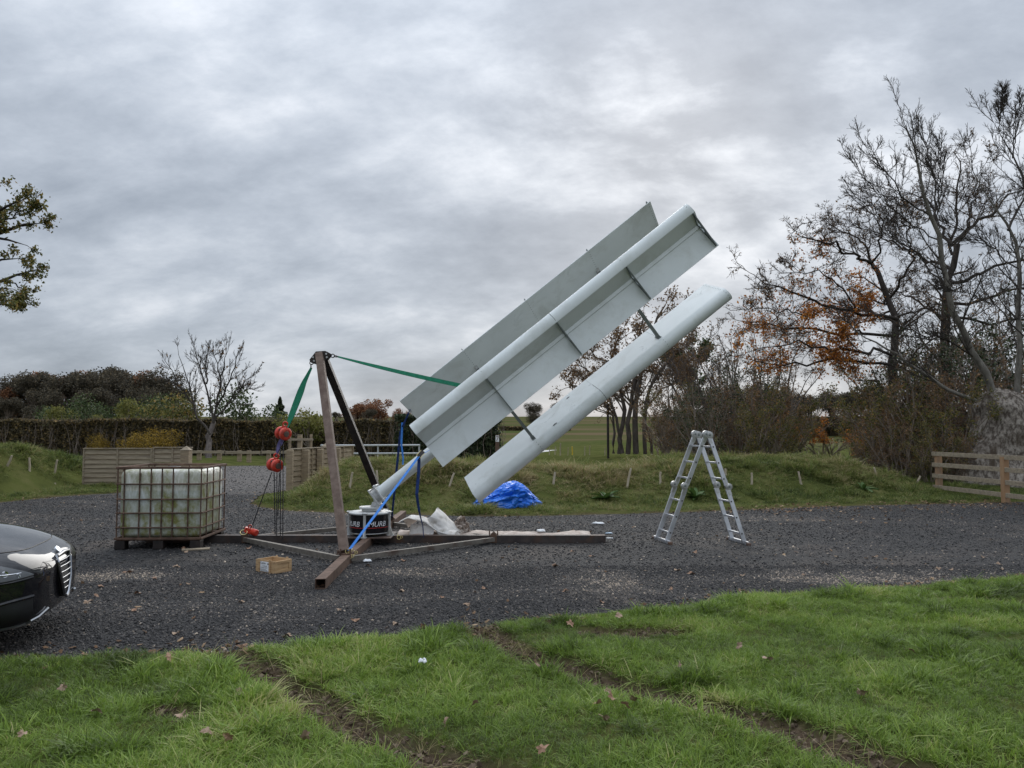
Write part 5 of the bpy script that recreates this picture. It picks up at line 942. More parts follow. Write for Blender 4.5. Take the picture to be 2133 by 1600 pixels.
# --- old pollard with pale limbs (right edge)
r = np.random.default_rng(101); YA = 21.5
prof_px = [(1.75, -.2, 13.55), (1.42, .25, 13.6), (1.16, .8, 13.7), (1.02, 1.4, 13.8), (.95, 1.9, 13.85), (.88, 2.25, 13.85), (.55, 2.6, 13.75), (.1, 2.75, 13.7)]
nu = 56; g = []
for k, (rd, z, xc) in enumerate(prof_px):
    row = []
    for j in range(nu):
        a_ = j * 2 * math.pi / nu; q = mnoise.fractal(Vector((math.cos(a_) * 1.3, math.sin(a_) * 1.3, z * .9)), 1, 2, 4); fl_ = .16 * max(0, 1 - z / 1.2) * math.cos(a_ * 5 + 1); rr_ = rd * (1 + .16 * q + fl_); row.append((xc + rr_ * math.cos(a_), YA + rr_ * math.sin(a_) * .85, z + .08 * q))
    g.append(row)
g = np.array(g); gz = np.linspace(0, len(g) - 1, 30); g = np.array([[[np.interp(z, range(len(g)), g[:, j, c]) for c in range(3)] for j in range(nu)] for z in gz])
for i in range(len(g)):
    for j in range(nu): q = Vector(tuple(g[i, j])); d_ = mnoise.fractal(q * 3.2, 1, 2, 4) * .07; cxy = np.array([13.75, YA]); dv = nrmz(g[i, j, :2] - cxy); g[i, j, :2] += dv * d_
mb = MB(); mb.add(g.reshape(-1, 3), [(i * nu + j, i * nu + (j + 1) % nu, (i + 1) * nu + (j + 1) % nu, (i + 1) * nu + j) for i in range(len(g) - 1) for j in range(nu)])
pol = thing('pollard_tree', (13.6, YA, 0), 'old pollard tree with a massive knobbly trunk and pale bare limbs', 'tree'); mb.build('trunk', BK_old, pol, smooth=True, angle=0)
LP_, LR_ = limbs(r, YA, [([(2072, 872), (2066, 800), (2032, 742), (2000, 680), (1980, 633), (1959, 534), (1953, 489), (1938, 450), (1926, 402), (1911, 348), (1900, 305), (1884, 255)], .30, .02), ([(1938, 450), (1890, 420), (1845, 360), (1815, 322), (1788, 292)], .07, .012), ([(1968, 600), (1905, 525), (1839, 480), (1800, 420), (1758, 376)], .07, .012), ([(1944, 460), (1950, 375), (1932, 309), (1911, 237)], .07, .012), ([(1953, 489), (1962, 400), (1960, 330), (1966, 285)], .05, .012), ([(1955, 500), (1900, 470), (1850, 432), (1757, 315)], .06, .012), ([(2055, 850), (1953, 797), (1875, 746), (1788, 689), (1735, 640)], .16, .015), ([(2120, 850), (2125, 700), (2122, 525), (2100, 480), (2070, 420), (2030, 375), (1996, 250)], .22, .014), ([(2140, 800), (2138, 384), (2109, 330), (2079, 279), (2043, 183)], .15, .014), ([(2100, 480), (2140, 400), (2170, 300), (2190, 190)], .10, .014), ([(2030, 742), (1960, 705), (1890, 690), (1820, 640)], .07, .015), ([(2122, 560), (2060, 510), (1990, 470), (1940, 440)], .06, .012), ([(2133, 700), (2080, 640), (2020, 610), (1965, 600)], .06, .012), ([(2109, 330), (2120, 260), (2128, 200)], .05, .012), ([(2079, 279), (2090, 230), (2077, 190)], .04, .010)], 14, .9, .035, .37, .88)
B1, b1r = spawn(r, LP_, LR_, 14, .55, .60, .09, .10, .36, .15, 7, .6, .012); B2, b2r = spawn(r, B1, b1r, 8, .52, .6, .08, .12, .65, .12, 5, .6, .008); B3, b3r = spawn(r, B2, b2r, 5, .42, .6, .06, .14, .7, .15, 4, .7, .0048); B4, b4r = spawn(r, B3, b3r, 3, .34, .6, .05, .12, .8, .2, 3, .7, .0036)
make_tree(None, (13.6, YA, 0), None, None, limb_parts(LP_[[0, 6, 7]], LR_[[0, 6, 7]], BK_pale, 8) + limb_parts(LP_[[1, 2, 3, 4, 5, 8, 9, 10, 11, 12, 13, 14]], LR_[[1, 2, 3, 4, 5, 8, 9, 10, 11, 12, 13, 14]], BK_dk2, 7) + [('branches', tubes_mesh('branches', [(B1, b1r, 5)]), BK_dk2), ('twigs', tubes_mesh('twigs', [(B2, b2r, 3), (B3, b3r, 3), (B4, b4r, 3)]), BK_dk2)], cls=pol)
# --- dark oak with orange leaves (behind)
r = np.random.default_rng(103); YO = 26.0
LP_, LR_ = limbs(r, YO, [([(1862, 945), (1860, 800), (1857, 728), (1869, 665), (1854, 620), (1824, 566), (1815, 549)], .34, .13), ([(1815, 549), (1794, 537), (1740, 513), (1686, 498), (1665, 490)], .12, .02), ([(1820, 560), (1812, 520), (1780, 490), (1740, 475), (1700, 455)], .10, .015), ([(1869, 665), (1788, 653), (1740, 638), (1650, 617), (1610, 590), (1573, 578)], .14, .02), ([(1862, 700), (1845, 695), (1719, 689), (1620, 680), (1575, 662), (1536, 671)], .13, .02), ([(1858, 740), (1770, 730), (1707, 722), (1640, 712), (1560, 735)], .11, .02), ([(1857, 760), (1790, 752), (1707, 755), (1650, 760), (1599, 767), (1551, 749)], .11, .02), ([(1788, 653), (1760, 600), (1700, 570), (1640, 560)], .08, .015), ([(1854, 620), (1890, 560), (1900, 500), (1880, 450)], .10, .015), ([(1869, 665), (1930, 640), (1990, 620)], .09, .02), ([(1740, 638), (1690, 655), (1630, 650), (1580, 640)], .07, .015), ([(1815, 549), (1840, 500), (1835, 450), (1810, 420)], .08, .012)], 13, 1.6, .07, .46)
B1, b1r = spawn(r, LP_, LR_, 14, .62, .75, .05, .20, .4, .12, 7, .6, .012); B2, b2r = spawn(r, B1, b1r, 7, .60, .75, .05, .24, .6, .12, 5, .6, .010); B3, b3r = spawn(r, B2, b2r, 6, .42, .75, .03, .26, .7, .12, 4, .7, .0055); B4, b4r = spawn(r, B3, b3r, 3, .34, .7, .04, .2, .8, .2, 3, .7, .0042)
T3 = B3.reshape(-1, 3); uv = proj(T3); w = np.zeros(len(T3))
for cu, cv_, ru, rv_, k in ((1770, 715, 85, 45, 1), (1805, 585, 40, 45, .7), (1715, 665, 50, 35, .9), (1560, 690, 45, 45, .35), (1605, 755, 45, 25, .5), (1850, 760, 40, 40, .5), (1700, 600, 80, 40, .12), (1640, 690, 120, 90, .10), (1760, 770, 60, 20, .6), (1800, 640, 40, 40, .6), (1680, 520, 60, 30, .10)):
    w = np.maximum(w, k * (((uv[:, 0] - cu) / ru) ** 2 + ((uv[:, 1] - cv_) / rv_) ** 2 < 1))
pick = T3[r.uniform(0, 1, len(T3)) < w * .38]; C = np.repeat(pick, 3, 0) + r.normal(0, .10, (len(pick) * 3, 3)); C2 = along(r, B3, 2600, .05)
make_tree('oak_tree', (12.9, YO, 0), 'spreading dark oak with clusters of orange leaves on its left', 'tree', [('trunk', tubes_mesh('trunk', [(LP_[:1], LR_[:1], 12)]), BK_dark), *limb_parts(LP_[1:], LR_[1:], BK_dark, 8), ('twigs', tubes_mesh('twigs', [(B1, b1r, 4), (B2, b2r, 3), (B3, b3r, 3), (B4, b4r, 3)]), BK_dk3), ('foliage', leaf_quads(r, C, .095), LF_orange), ('withered_leaves', leaf_quads(r, C2, .08), LF_brown)])
# --- second dark oak, bare
r = np.random.default_rng(105); YQ = 29.0
LP_, LR_ = limbs(r, YQ, [([(1950, 945), (1962, 800), (1968, 660), (1980, 600), (1983, 510)], .42, .22), ([(1983, 510), (1958, 465), (1930, 420), (1880, 395)], .16, .02), ([(1983, 510), (2016, 474), (2070, 441), (2100, 408), (2150, 380)], .17, .02), ([(1980, 590), (2060, 560), (2150, 530), (2250, 520)], .15, .02), ([(1972, 640), (2050, 620), (2133, 600), (2250, 600)], .15, .02), ([(1978, 560), (1920, 530), (1860, 500), (1800, 490)], .14, .02), ([(1970, 650), (2060, 680), (2160, 660), (2260, 670)], .13, .02), ([(1983, 530), (1990, 430), (2000, 350), (1990, 300)], .12, .015), ([(1968, 670), (1900, 620), (1850, 600)], .12, .02), ([(2016, 474), (2030, 400), (2050, 350)], .09, .015), ([(1965, 700), (2040, 730), (2120, 720), (2200, 740)], .12, .02)], 12, 2.0, .08, .46)
B1, b1r = spawn(r, LP_, LR_, 14, .66, .75, .06, .20, .4, .15, 7, .6, .012); B2, b2r = spawn(r, B1, b1r, 7, .62, .75, .05, .24, .6, .12, 5, .6, .011); B3, b3r = spawn(r, B2, b2r, 6, .44, .75, .03, .26, .7, .12, 4, .7, .006); B4, b4r = spawn(r, B3, b3r, 3, .36, .7, .04, .2, .8, .2, 3, .7, .0046)
make_tree('oak_tree', (LP_[0, 0, 0], YQ, 0), 'leafless dark oak rising behind the pollard with wide crooked branches', 'tree', [('trunk', tubes_mesh('trunk', [(LP_[:1], LR_[:1], 12)]), BK_dark), *limb_parts(LP_[1:], LR_[1:], BK_dark, 8), ('twigs', tubes_mesh('twigs', [(B1, b1r, 4), (B2, b2r, 3), (B3, b3r, 3), (B4, b4r, 3)]), BK_dk3), ('withered_leaves', leaf_quads(r, along(r, B3, 1500, .05), .09), LF_brown)])
# --- thicket shrubs: four kinds, copied
def shrub(seed, h, spread, nst, leafmat, nleaf, lsize, bark, dens=(8, 5, 4), tw=.0065, jit=.06, zmin=0.0):
    r = np.random.default_rng(seed); n = 7; a = r.uniform(0, 6.28, nst); ps, rs = [], []
    for i in range(nst):
        d = np.array([math.cos(a[i]) * spread * r.uniform(.2, 1), math.sin(a[i]) * spread * r.uniform(.2, 1), 1.0]); p = np.array([math.cos(a[i]) * .25 * r.uniform(0, 1), math.sin(a[i]) * .25 * r.uniform(0, 1), -.08]); pts = [p]; st = h * r.uniform(.7, 1.05) / (n - 1)
        for k in range(n - 1): d = nrmz(d + r.normal(0, .14, 3) + (0, 0, .05)); p = p + d * st; pts.append(p)
        ps.append(pts); rs.append(np.linspace(.035, .010, n) * r.uniform(.6, 1.4))
    A, Ar = np.array(ps), np.array(rs); B1, b1 = spawn(r, A, Ar, dens[0], .50, .65, .06, .16, .6, .12, 5, .5, .008); B2, b2 = spawn(r, B1, b1, dens[1], .42, .7, .04, .2, .65, .15, 4, .6, tw); B3, b3 = spawn(r, B2, b2, dens[2], .34, .7, .03, .22, .7, .2, 3, .7, tw * .8)
    z = lambda B: np.concatenate([B[..., :2], np.maximum(B[..., 2:], .02)], -1); B1, B2, B3 = z(B1), z(B2), z(B3)
    return [('stems', tubes_mesh('stems', [(A, Ar, 6)]), bark), ('twigs', tubes_mesh('twigs', [(B1, b1, 4), (B2, b2, 3), (B3, b3, 3)]), bark), ('foliage', leaf_quads(r, (lambda q: q[q[:, 2] > zmin])(along(r, B3, nleaf, jit)), lsize), leafmat)]
shp_ = [shrub(201, 3.4, .55, 11, LF_brown, 2600, .07, BK_twig), shrub(202, 3.0, .7, 10, LF_olive, 3800, .07, BK_twig), shrub(203, 3.8, .4, 12, LF_dark, 2400, .08, BK_twig), shrub(204, 4.2, .5, 9, LF_brown, 900, .06, BK_grey)]
def place_shrub(kind, u_, Y, s, rz, label, group, name='thicket_shrub', zoff=0.0):
    x_ = (u_ - CX) / F * Y; t_ = thing(name, (x_, Y, float(ground_z(x_, Y)) - .05 + zoff), label, 'shrub', group, rz); t_.scale = (s, s, s)
    for nm, me, mt in kind: link(nm, me, mt, t_)
    return t_
def zone(k, u_, Y, s):
    where = 'behind the folding ladder' if u_ < 1480 else 'between the ladder and the field gap' if u_ < 1575 else 'at the left edge of the field gap' if u_ < 1700 else 'under the orange-leaved oak' if u_ < 1895 else 'just left of the rail fence' if u_ < 1945 else 'behind the left end of the rail fence' if u_ < 2005 else 'behind the old pollard trunk'
    size = ('low ' if s < .7 else 'tall ' if s > 1.3 else '') + ('front-row ' if Y < 24 else 'back-row ' if Y > 32 else ''); lab = size + KL[k].replace(' in the thicket beyond the right bank', ' ' + where).replace('tall thin', 'thin'); return lab, KG[k] + ' ' + where
r = np.random.default_rng(77); KL = ['bare brown twiggy shrub in the thicket beyond the right bank', 'olive-leaved shrub in the thicket beyond the right bank', 'dark ivy-covered shrub in the thicket beyond the right bank', 'tall thin grey-stemmed shrub in the thicket beyond the right bank']; KG = ['bare thicket shrubs', 'olive thicket shrubs', 'ivy-covered thicket shrubs', 'tall thin thicket shrubs']
for k, u_, Y, s in ((0, 1405, 30, .95), (3, 1440, 36, 1.5), (2, 1470, 28, .85), (3, 1490, 34, 1.45), (0, 1530, 29, 1.15), (3, 1560, 33, 1.5), (2, 1545, 31, 1.15), (1, 1590, 27, .95), (0, 1610, 30, 1.2), (1, 1640, 28, .8), (3, 1590, 38, 1.6), (1, 1850, 24, 1.0), (0, 1880, 25, 1.15), (2, 1905, 26, 1.1), (1, 1900, 22.5, .85), (0, 1935, 23, 1.05), (2, 1960, 25, 1.25), (1, 1965, 22, .9), (0, 1995, 23.5, 1.1), (2, 2010, 27, 1.4), (3, 2040, 28, 1.5), (0, 2030, 24.5, 1.1), (2, 2100, 27, 1.5), (1, 1845, 26, 1.2), (3, 1900, 30, 1.5), (3, 1980, 31, 1.6), (0, 1820, 23, .55), (0, 1870, 21.6, .6), (1, 1930, 21, .55), (0, 2170, 24, 1.2), (2, 2200, 26, 1.4), (0, 1990, 20.9, .5), (1, 1420, 33, 1.0), (0, 1380, 36, 1.1), (0, 1460, 34, 1.2), (1, 1510, 33, 1.1)): place_shrub(shp_[k], u_, Y, s, r.uniform(0, 6.28), *zone(k, u_, Y, s))
beech = shrub(207, 2.6, 1.3, 8, LF_orange, 3000, .08, BK_twig, (8, 6, 4), zmin=1.15)
t_ = place_shrub(beech, 1745, 30, 1.0, 1.0, 'low beech with bright orange leaves in the thicket gap', None, 'beech_sapling'); place_shrub(beech, 1690, 32, .95, 3.0, 'rounded orange beech sapling at the edge of the left thicket', None, 'beech_sapling'); place_shrub(beech, 1815, 27, .6, 5.0, 'small orange beech tangled in the base of the right thicket', None, 'beech_sapling')
# --- clump of bare trunks behind the lower blade
r = np.random.default_rng(301); YM = 39.0
LP_, LR_ = limbs(r, YM, [([(1296, 945), (1300, 860), (1290, 790), (1275, 730), (1300, 690)], .20, .05), ([(1325, 945), (1322, 850), (1335, 770), (1360, 690), (1385, 630)], .26, .05), ([(1344, 945), (1343, 860), (1354, 800), (1400, 740), (1430, 720)], .18, .05), ([(1308, 945), (1314, 870), (1318, 800), (1330, 720), (1340, 660)], .22, .05), ([(1358, 945), (1350, 900), (1340, 860), (1380, 810), (1420, 790)], .13, .03), ([(1288, 945), (1290, 880), (1262, 810), (1230, 770), (1205, 760)], .14, .03), ([(1278, 945), (1278, 860), (1250, 830), (1190, 800)], .12, .03), ([(1318, 800), (1280, 760), (1240, 740), (1220, 700)], .10, .03), ([(1335, 770), (1400, 780), (1450, 740)], .10, .03)], 10, 1.0, .05, .62)
B1, b1r = spawn(r, LP_, LR_, 13, .72, .7, .06, .18, .5, .3, 6, .6, .02); B2, b2r = spawn(r, B1, b1r, 6, .62, .7, .05, .22, .6, .15, 5, .6, .014); B3, b3r = spawn(r, B2, b2r, 5, .52, .7, .03, .24, .7, .15, 4, .7, .010)
make_tree('multi_stem_tree', (6.3, YM, 0), 'clump of bare grey-brown trunks with a dark twiggy crown behind the lower blade', 'tree', [('trunk', tubes_mesh('trunk', [(LP_[k:k + 1], LR_[k:k + 1], 10)]), BK_grey) for k in range(7)] + [*limb_parts(LP_[7:], LR_[7:], BK_grey, 6), ('twigs', tubes_mesh('twigs', [(B1, b1r, 4), (B2, b2r, 3), (B3, b3r, 3)]), BK_twig), ('foliage', leaf_quads(r, along(r, B3, 9000, .10), .13), LF_brown)])
r = np.random.default_rng(303); LP_, LR_ = limbs(r, 43, [([(1440, 945), (1438, 850), (1430, 780), (1425, 735)], .2, .06), ([(1432, 800), (1460, 750), (1470, 720)], .08, .03), ([(1432, 790), (1405, 750), (1390, 730)], .08, .03)], 8, .6, .1); B1, b1r = spawn(r, LP_, LR_, 9, .55, .8, .02, .15, .5, .3, 5, .5, .02); B2, b2r = spawn(r, B1, b1r, 5, .45, .8, .02, .2, .6, .2, 4, .6, .015)
make_tree('evergreen_tree', (10.0, 43, 0), 'small dark green tree showing beneath the right end of the lower blade', 'tree', [('trunk', tubes_mesh('trunk', [(LP_[:1], LR_[:1], 10)]), BK_grey), ('limbs', tubes_mesh('limbs', [(LP_[1:], LR_[1:], 6), (B1, b1r, 4)]), BK_grey), ('foliage', leaf_quads(r, along(r, B2, 4200, .13), .18), LF_green)])
# --- bare tree in front of the hedge (left)
r = np.random.default_rng(305); YB_ = 40.0
LP_, LR_ = limbs(r, YB_, [([(434, 960), (435, 930), (438, 905), (444, 880)], .26, .17), ([(444, 880), (455, 820), (468, 760), (474, 708)], .10, .02), ([(444, 880), (432, 810), (412, 750), (395, 704)], .10, .02), ([(438, 905), (412, 880), (402, 830), (385, 780), (364, 718)], .11, .02), ([(444, 882), (480, 830), (512, 795), (538, 772)], .10, .02), ([(450, 850), (480, 790), (495, 745), (500, 715)], .08, .02), ([(405, 845), (380, 810), (358, 770), (342, 745)], .07, .015), ([(430, 800), (428, 750), (436, 712)], .07, .015), ([(460, 790), (450, 745), (452, 715)], .06, .015), ([(470, 845), (505, 820), (535, 800)], .05, .015)], 9, .8, .05, .6, .88)
B1, b1r = spawn(r, LP_[1:], LR_[1:], 12, .62, .62, .09, .09, .5, .15, 6, .6, .013); B2, b2r = spawn(r, B1, b1r, 6, .52, .55, .08, .10, .65, .12, 5, .6, .009); B3, b3r = spawn(r, B2, b2r, 5, .42, .55, .06, .12, .7, .15, 4, .7, .007)
make_tree('bare_tree', (LP_[0, 0, 0], YB_, 0), 'small leafless tree with upswept branches in front of the hedge', 'tree', [('trunk', tubes_mesh('trunk', [(LP_[:1], LR_[:1] * 1.1, 12)]), BK_grey), *limb_parts(LP_[1:], LR_[1:], BK_dk2, 7), ('twigs', tubes_mesh('twigs', [(B1, b1r, 4), (B2, b2r, 3), (B3, b3r, 3)]), BK_dk2), ('withered_leaves', leaf_quads(r, along(r, B2, 90, .05), .16), LF_brown)])
# --- oak boughs reaching in from the left edge
r = np.random.default_rng(307); YL = 15.5; tb_ = onground(-13.6, YL)
LP_, LR_ = limbs(r, YL, [([(-330, 1000), (-335, 800), (-320, 650), (-330, 450), (-300, 250)], .42, .12), ([(-325, 640), (-150, 560), (-40, 500), (30, 480), (70, 474), (124, 465)], .14, .012), ([(-325, 700), (-150, 640), (-40, 600), (15, 583), (60, 568), (105, 553)], .14, .012), ([(-325, 600), (-120, 520), (-20, 490), (20, 500), (42, 512), (68, 495)], .10, .010), ([(-325, 560), (-120, 470), (-30, 440), (30, 425), (80, 418)], .12, .010), ([(-325, 720), (-120, 640), (-20, 600), (20, 600), (50, 598)], .09, .010), ([(-325, 680), (-140, 600), (-30, 545), (30, 540), (65, 530)], .10, .010), ([(-325, 500), (-150, 420), (-60, 380), (5, 390)], .10, .010), ([(-325, 740), (-150, 680), (-40, 640), (25, 630)], .10, .010), ([(-330, 480), (-480, 380), (-620, 300)], .12, .015), ([(-330, 600), (-500, 540), (-680, 520)], .12, .015), ([(-320, 400), (-450, 260), (-560, 150)], .12, .015), ([(-330, 700), (-480, 660), (-640, 660)], .12, .015), ([(-300, 250), (-320, 120), (-340, 10)], .10, .012), ([(-300, 260), (-220, 150), (-140, 60)], .10, .012), ([(-312, 330), (-200, 260), (-110, 225)], .10, .012), ([(-330, 540), (-420, 440), (-500, 420)], .08, .012), ([(-40, 500), (10, 460), (40, 440), (75, 430)], .05, .01), ([(15, 583), (40, 600), (55, 620), (20, 635)], .03, .008)], 12, .5, .03, .55, .94)
B1, b1r = spawn(r, LP_[1:], LR_[1:], 14, .28, .75, .02, .22, .5, .3, 6, .5, .007); B2, b2r = spawn(r, B1, b1r, 6, .30, .75, .0, .25, .6, .2, 4, .6, .005); C = along(r, B2, 7600, .035); C = np.concatenate([C, C + r.normal(0, .05, C.shape)])
make_tree('oak_tree', tb_, 'oak with olive and yellow leaves growing on the left bank', 'tree', [('trunk', tubes_mesh('trunk', [(LP_[:1], LR_[:1], 12)]), BK_dark), *limb_parts(LP_[1:], LR_[1:], BK_dark, 7), ('twigs', tubes_mesh('twigs', [(B1, b1r, 4), (B2, b2r, 3)]), BK_dark), ('foliage', leaf_quads(r, C, .07), LF_olive)])
# --- hedges
def hedge(name, x0, x1, Y, h, d, n, size, mat, label, seed, ntw=500):
    r = np.random.default_rng(seed); x = r.uniform(x0, x1, n); hh = h * (.94 + .10 * vnoise(x, x * 0, .6, seed) + .04 * vnoise(x, x * 0, 2.3, seed + 1)); f = r.uniform(0, 1, n); face = r.uniform(0, 1, n) < .62
    y = np.where(face, Y - d / 2 + np.abs(r.normal(0, .14, n)) + .25 * vnoise(x, f * h, .9, seed + 2), Y + r.uniform(-d / 2, d / 2, n)); z = np.where(face, hh * f, hh * (1 - np.abs(r.normal(0, .05, n))))
    z = np.maximum(z, .03); k = vnoise(x, z, 1.7, seed + 5) + .25 * r.uniform(-1, 1, n) > .20; C = np.stack([x, y, z], 1)[k]
    m2 = ntw; xs2 = r.uniform(x0, x1, m2); p0 = np.stack([xs2, Y + r.uniform(-d / 2, d / 2, m2), np.full(m2, -.05)], 1); Pp = p0[:, None] + np.stack([r.normal(0, .12, (m2, 5)).cumsum(1), r.normal(0, .06, (m2, 5)), np.linspace(0, 1, 5)[None] * h * r.uniform(.7, 1.06, (m2, 1))], -1); Rr = np.broadcast_to(np.linspace(.022, .009, 5), (m2, 5)); B1, b1 = spawn(r, Pp, Rr, 4, .42, .7, .04, .2, .7, .3, 4, .5, .010)
    b_ = ((x0 + x1) / 2, Y, 0); make_tree(name, b_, label, 'hedge', [('stems', tubes_mesh('stems', [(Pp, Rr, 4)]), BK_twig), ('twigs', tubes_mesh('twigs', [(B1, b1, 3)]), BK_twig), ('foliage', leaf_quads(r, C, size), mat)])
    core = MB(); core.box(x0 + .2, x1 - .2, Y - d * .18, Y + d * .35, -.05, h * .86); core.build('heartwood', LF_hedge if mat is not LF_dark else LF_dark, bpy.data.objects[name] if name in bpy.data.objects else None)
hedge('field_hedge', -32, -5.2, 44, 2.12, 1.5, 62000, .15, LF_hedge, 'long brown clipped hedge running behind the left bank', 401, 1100)
hedge('evergreen_hedge', -6.0, -.55, 40, 2.35, 1.6, 16000, .16, LF_dark, 'dense dark evergreen hedge behind the lower end of the blades', 402, 120)
hedge('boundary_hedge', 20, 62, 96, 3.0, 2.0, 20000, .28, LF_hedge, 'far brown hedge across the green field seen through the thicket gap', 403, 300)
hedge('roadside_hedge', -2, 9, 118, 2.0, 1.5, 6000, .30, LF_hedge, 'distant hedge along the rising field behind the blades', 404, 100)
# --- rounded crowns: distant wood, bushes
def crown(seed, h, w, n, size, mat, bark, lobes=14, low=.22):
    r = np.random.default_rng(seed); c = np.stack([r.normal(0, w * .24, lobes), r.normal(0, w * .24, lobes), h * r.uniform(low + .12, .84, lobes)], 1); rad = w * r.uniform(.16, .27, lobes); i = r.integers(0, lobes, n); d = r.normal(size=(n, 3)); d /= np.linalg.norm(d, axis=1)[:, None]; q = rad[i] * (1 - .45 * r.uniform(0, 1, n) ** 2.2) * (1 + .16 * r.normal(size=n)); C = c[i] + d * q[:, None] * (1, 1, .95); C[:, 2] = np.maximum(C[:, 2], .05)
    tp = np.array([[(0, 0, -.2), (.1, 0, h * .25), (0, .1, h * .5), (.05, 0, h * .75)]]) * 1.0; tr = np.array([np.linspace(.03, .01, 4) * h * .8]); Lm = np.stack([np.stack([np.array([0, 0, h * .22]) * (1 - f) + cc * f for f in np.linspace(0, 1, 5)]) for cc in c]); Lr = np.broadcast_to(np.linspace(.012, .004, 5) * h, (lobes, 5)); B1, b1 = spawn(r, Lm, Lr, 7, .62, .7, .05, .15, .5, .4, 4, .5, h * .0022)
    return [('trunk', tubes_mesh('trunk', [(tp, tr, 7)]), bark), ('limbs', tubes_mesh('limbs', [(Lm, Lr, 4), (B1, b1, 3)]), bark), ('crown', leaf_quads(r, C, size), mat)]
def place(kind, name, u_, Y, s, rz, label, cat, group=None, sz=None, dz=0.0):
    x_ = (u_ - CX) / F * Y; t_ = thing(name, (x_, Y, float(ground_z(x_, Y)) + dz), label, cat, group, rz); t_.scale = (s, s, s * (sz or 1))
    for nm, me, mt in kind: link(nm, me, mt, t_)
    return t_
def copse(k, u_, Y, s):
    where = 'at the low left end of the copse' if u_ < 30 else 'in the left half of the copse' if u_ < 150 else 'in the middle of the copse above the lap-board panels' if u_ < 255 else 'in the copse behind the yellow bush' if u_ < 345 else 'at the copse end beside the leafless tree'
    size = 'stunted ' if s < .55 else 'low ' if s < .65 else 'smallish ' if s < .75 else 'middling ' if s < .85 else 'broad ' if s < .875 else 'full-grown ' if s < .92 else 'lofty '
    return size + ('russet-leaved' if k == 2 else 'dark bare') + ' woodland tree ' + where, 'copse trees ' + where
wd = [crown(501, 11, 7.2, 9000, .36, LF_wood, BK_twig, 18, .1), crown(502, 11, 6.6, 9000, .36, LF_wood, BK_twig, 16, .1), crown(503, 10.5, 7.0, 8000, .36, LF_red, BK_dark, 16, .1)]; r = np.random.default_rng(9)
for k, u_, Y, s in ((2, -60, 118, .60), (2, 2, 120, .74), (0, 40, 122, .84), (1, 70, 119, .90), (2, 112, 124, .98), (1, 150, 118, .90), (0, 178, 121, .86), (1, 225, 126, 1.02), (0, 258, 119, .86), (2, 292, 122, .93), (0, 330, 118, .88), (1, 358, 121, .70), (0, 95, 112, .60), (1, 195, 112, .64), (0, 300, 112, .62), (1, 20, 112, .5), (0, -40, 112, .6)): place(wd[k], 'woodland_tree', u_, Y, s, r.uniform(0, 6.28), *copse(k, u_, Y, s))
bg_ = crown(511, 5, 5, 2600, .26, LF_green, BK_grey, 12, .05); bp_ = crown(512, 5, 4, 2200, .24, LF_pale, BK_grey, 10, .05); bo_ = crown(513, 5, 5, 2600, .26, LF_olive, BK_grey, 12, .05)
for k, u_, Y, s in ((0, 160, 78, .95), (0, 200, 76, .75), (0, 262, 78, .85), (0, 300, 80, .9), (0, 345, 78, .95), (0, 120, 80, .7)): place(bg_, 'green_bush', u_, Y, s, r.uniform(0, 6), ('mid green bush in front of the copse, behind the small yellow-leaved bush' if u_ < 230 else 'mid green bush in front of the copse, behind the bright yellow bush'), 'bush', 'green bushes before the copse' + (' by the small yellow bush' if u_ < 230 else ' by the bright yellow bush'))
for u_, s in ((128, .80), (268, .95)): place(bp_, 'pale_bush', u_, 74, s, r.uniform(0, 6), 'yellow-green bush standing in front of the left copse', 'bush', 'yellow-green bushes before the copse')
place(bp_, 'pale_bush', 215, 72, .62, 1.0, 'short whitish-green bush poking over the long hedge', 'bush'); place(bo_, 'olive_tree', 362, 70, 1.0, 2.0, 'olive tinted tree behind the small leafless tree', 'tree'); place(bg_, 'slim_green_tree', 500, 60, .95, 1.0, 'slim green leafy tree to the right of the bare tree', 'tree')
yb = crown(521, 2.0, 3.0, 5200, .12, LF_yellow, BK_twig, 14, .02); place(yb, 'yellow_bush', 335, 41.5, .72, 0, 'bright yellow autumn bush in front of the long hedge', 'bush'); place(yb, 'yellow_bush', 288, 42, .62, 1.2, 'duller left half of the yellow autumn bush by the hedge', 'bush'); place(yb, 'yellow_bush', 205, 42.5, .38, 2.0, 'small yellow-leaved bush at the left of the bright yellow one', 'bush', sz=1.5)
yw = crown(523, 3.3, 2.6, 1500, .17, LF_pale, BK_twig, 9, .3); place(yw, 'weeping_tree', 640, 42.3, .95, 0, 'pale yellow wispy tree rising over the hedge beside the A-frame', 'tree')
# conifer
r = np.random.default_rng(531); n = 2600; f = r.uniform(0, 1, n) ** .7; a = r.uniform(0, 6.28, n); tier = .75 + .25 * np.cos(f * 40); C = np.stack([np.cos(a) * (1 - f) * 2.4 * tier * np.sqrt(r.uniform(.2, 1, n)), np.sin(a) * (1 - f) * 2.4 * tier * np.sqrt(r.uniform(.2, 1, n)), .2 + f * 4.6 - .25 * (1 - f)], 1)
place([('trunk', tubes_mesh('trunk', [(np.array([[(0, 0, -.2), (0, 0, 2.5), (0, 0, 4.8)]]), np.array([[.12, .07, .02]]), 6)]), BK_dark), ('crown', leaf_quads(r, C, .26), LF_dark)], 'conifer', 583, 84, .98, 0, 'small dark pointed conifer above the hedge', 'tree')
rt_ = crown(541, 7, 6, 3200, .42, LF_red, BK_dark, 14, .12)
for u_, Y, s in ((732, 150, .62), (757, 152, .78), (782, 150, .76)): place(rt_, 'russet_tree', u_, Y, s, u_, 'russet-leaved tree in the small clump on the far field', 'tree', 'russet clump on the far field')
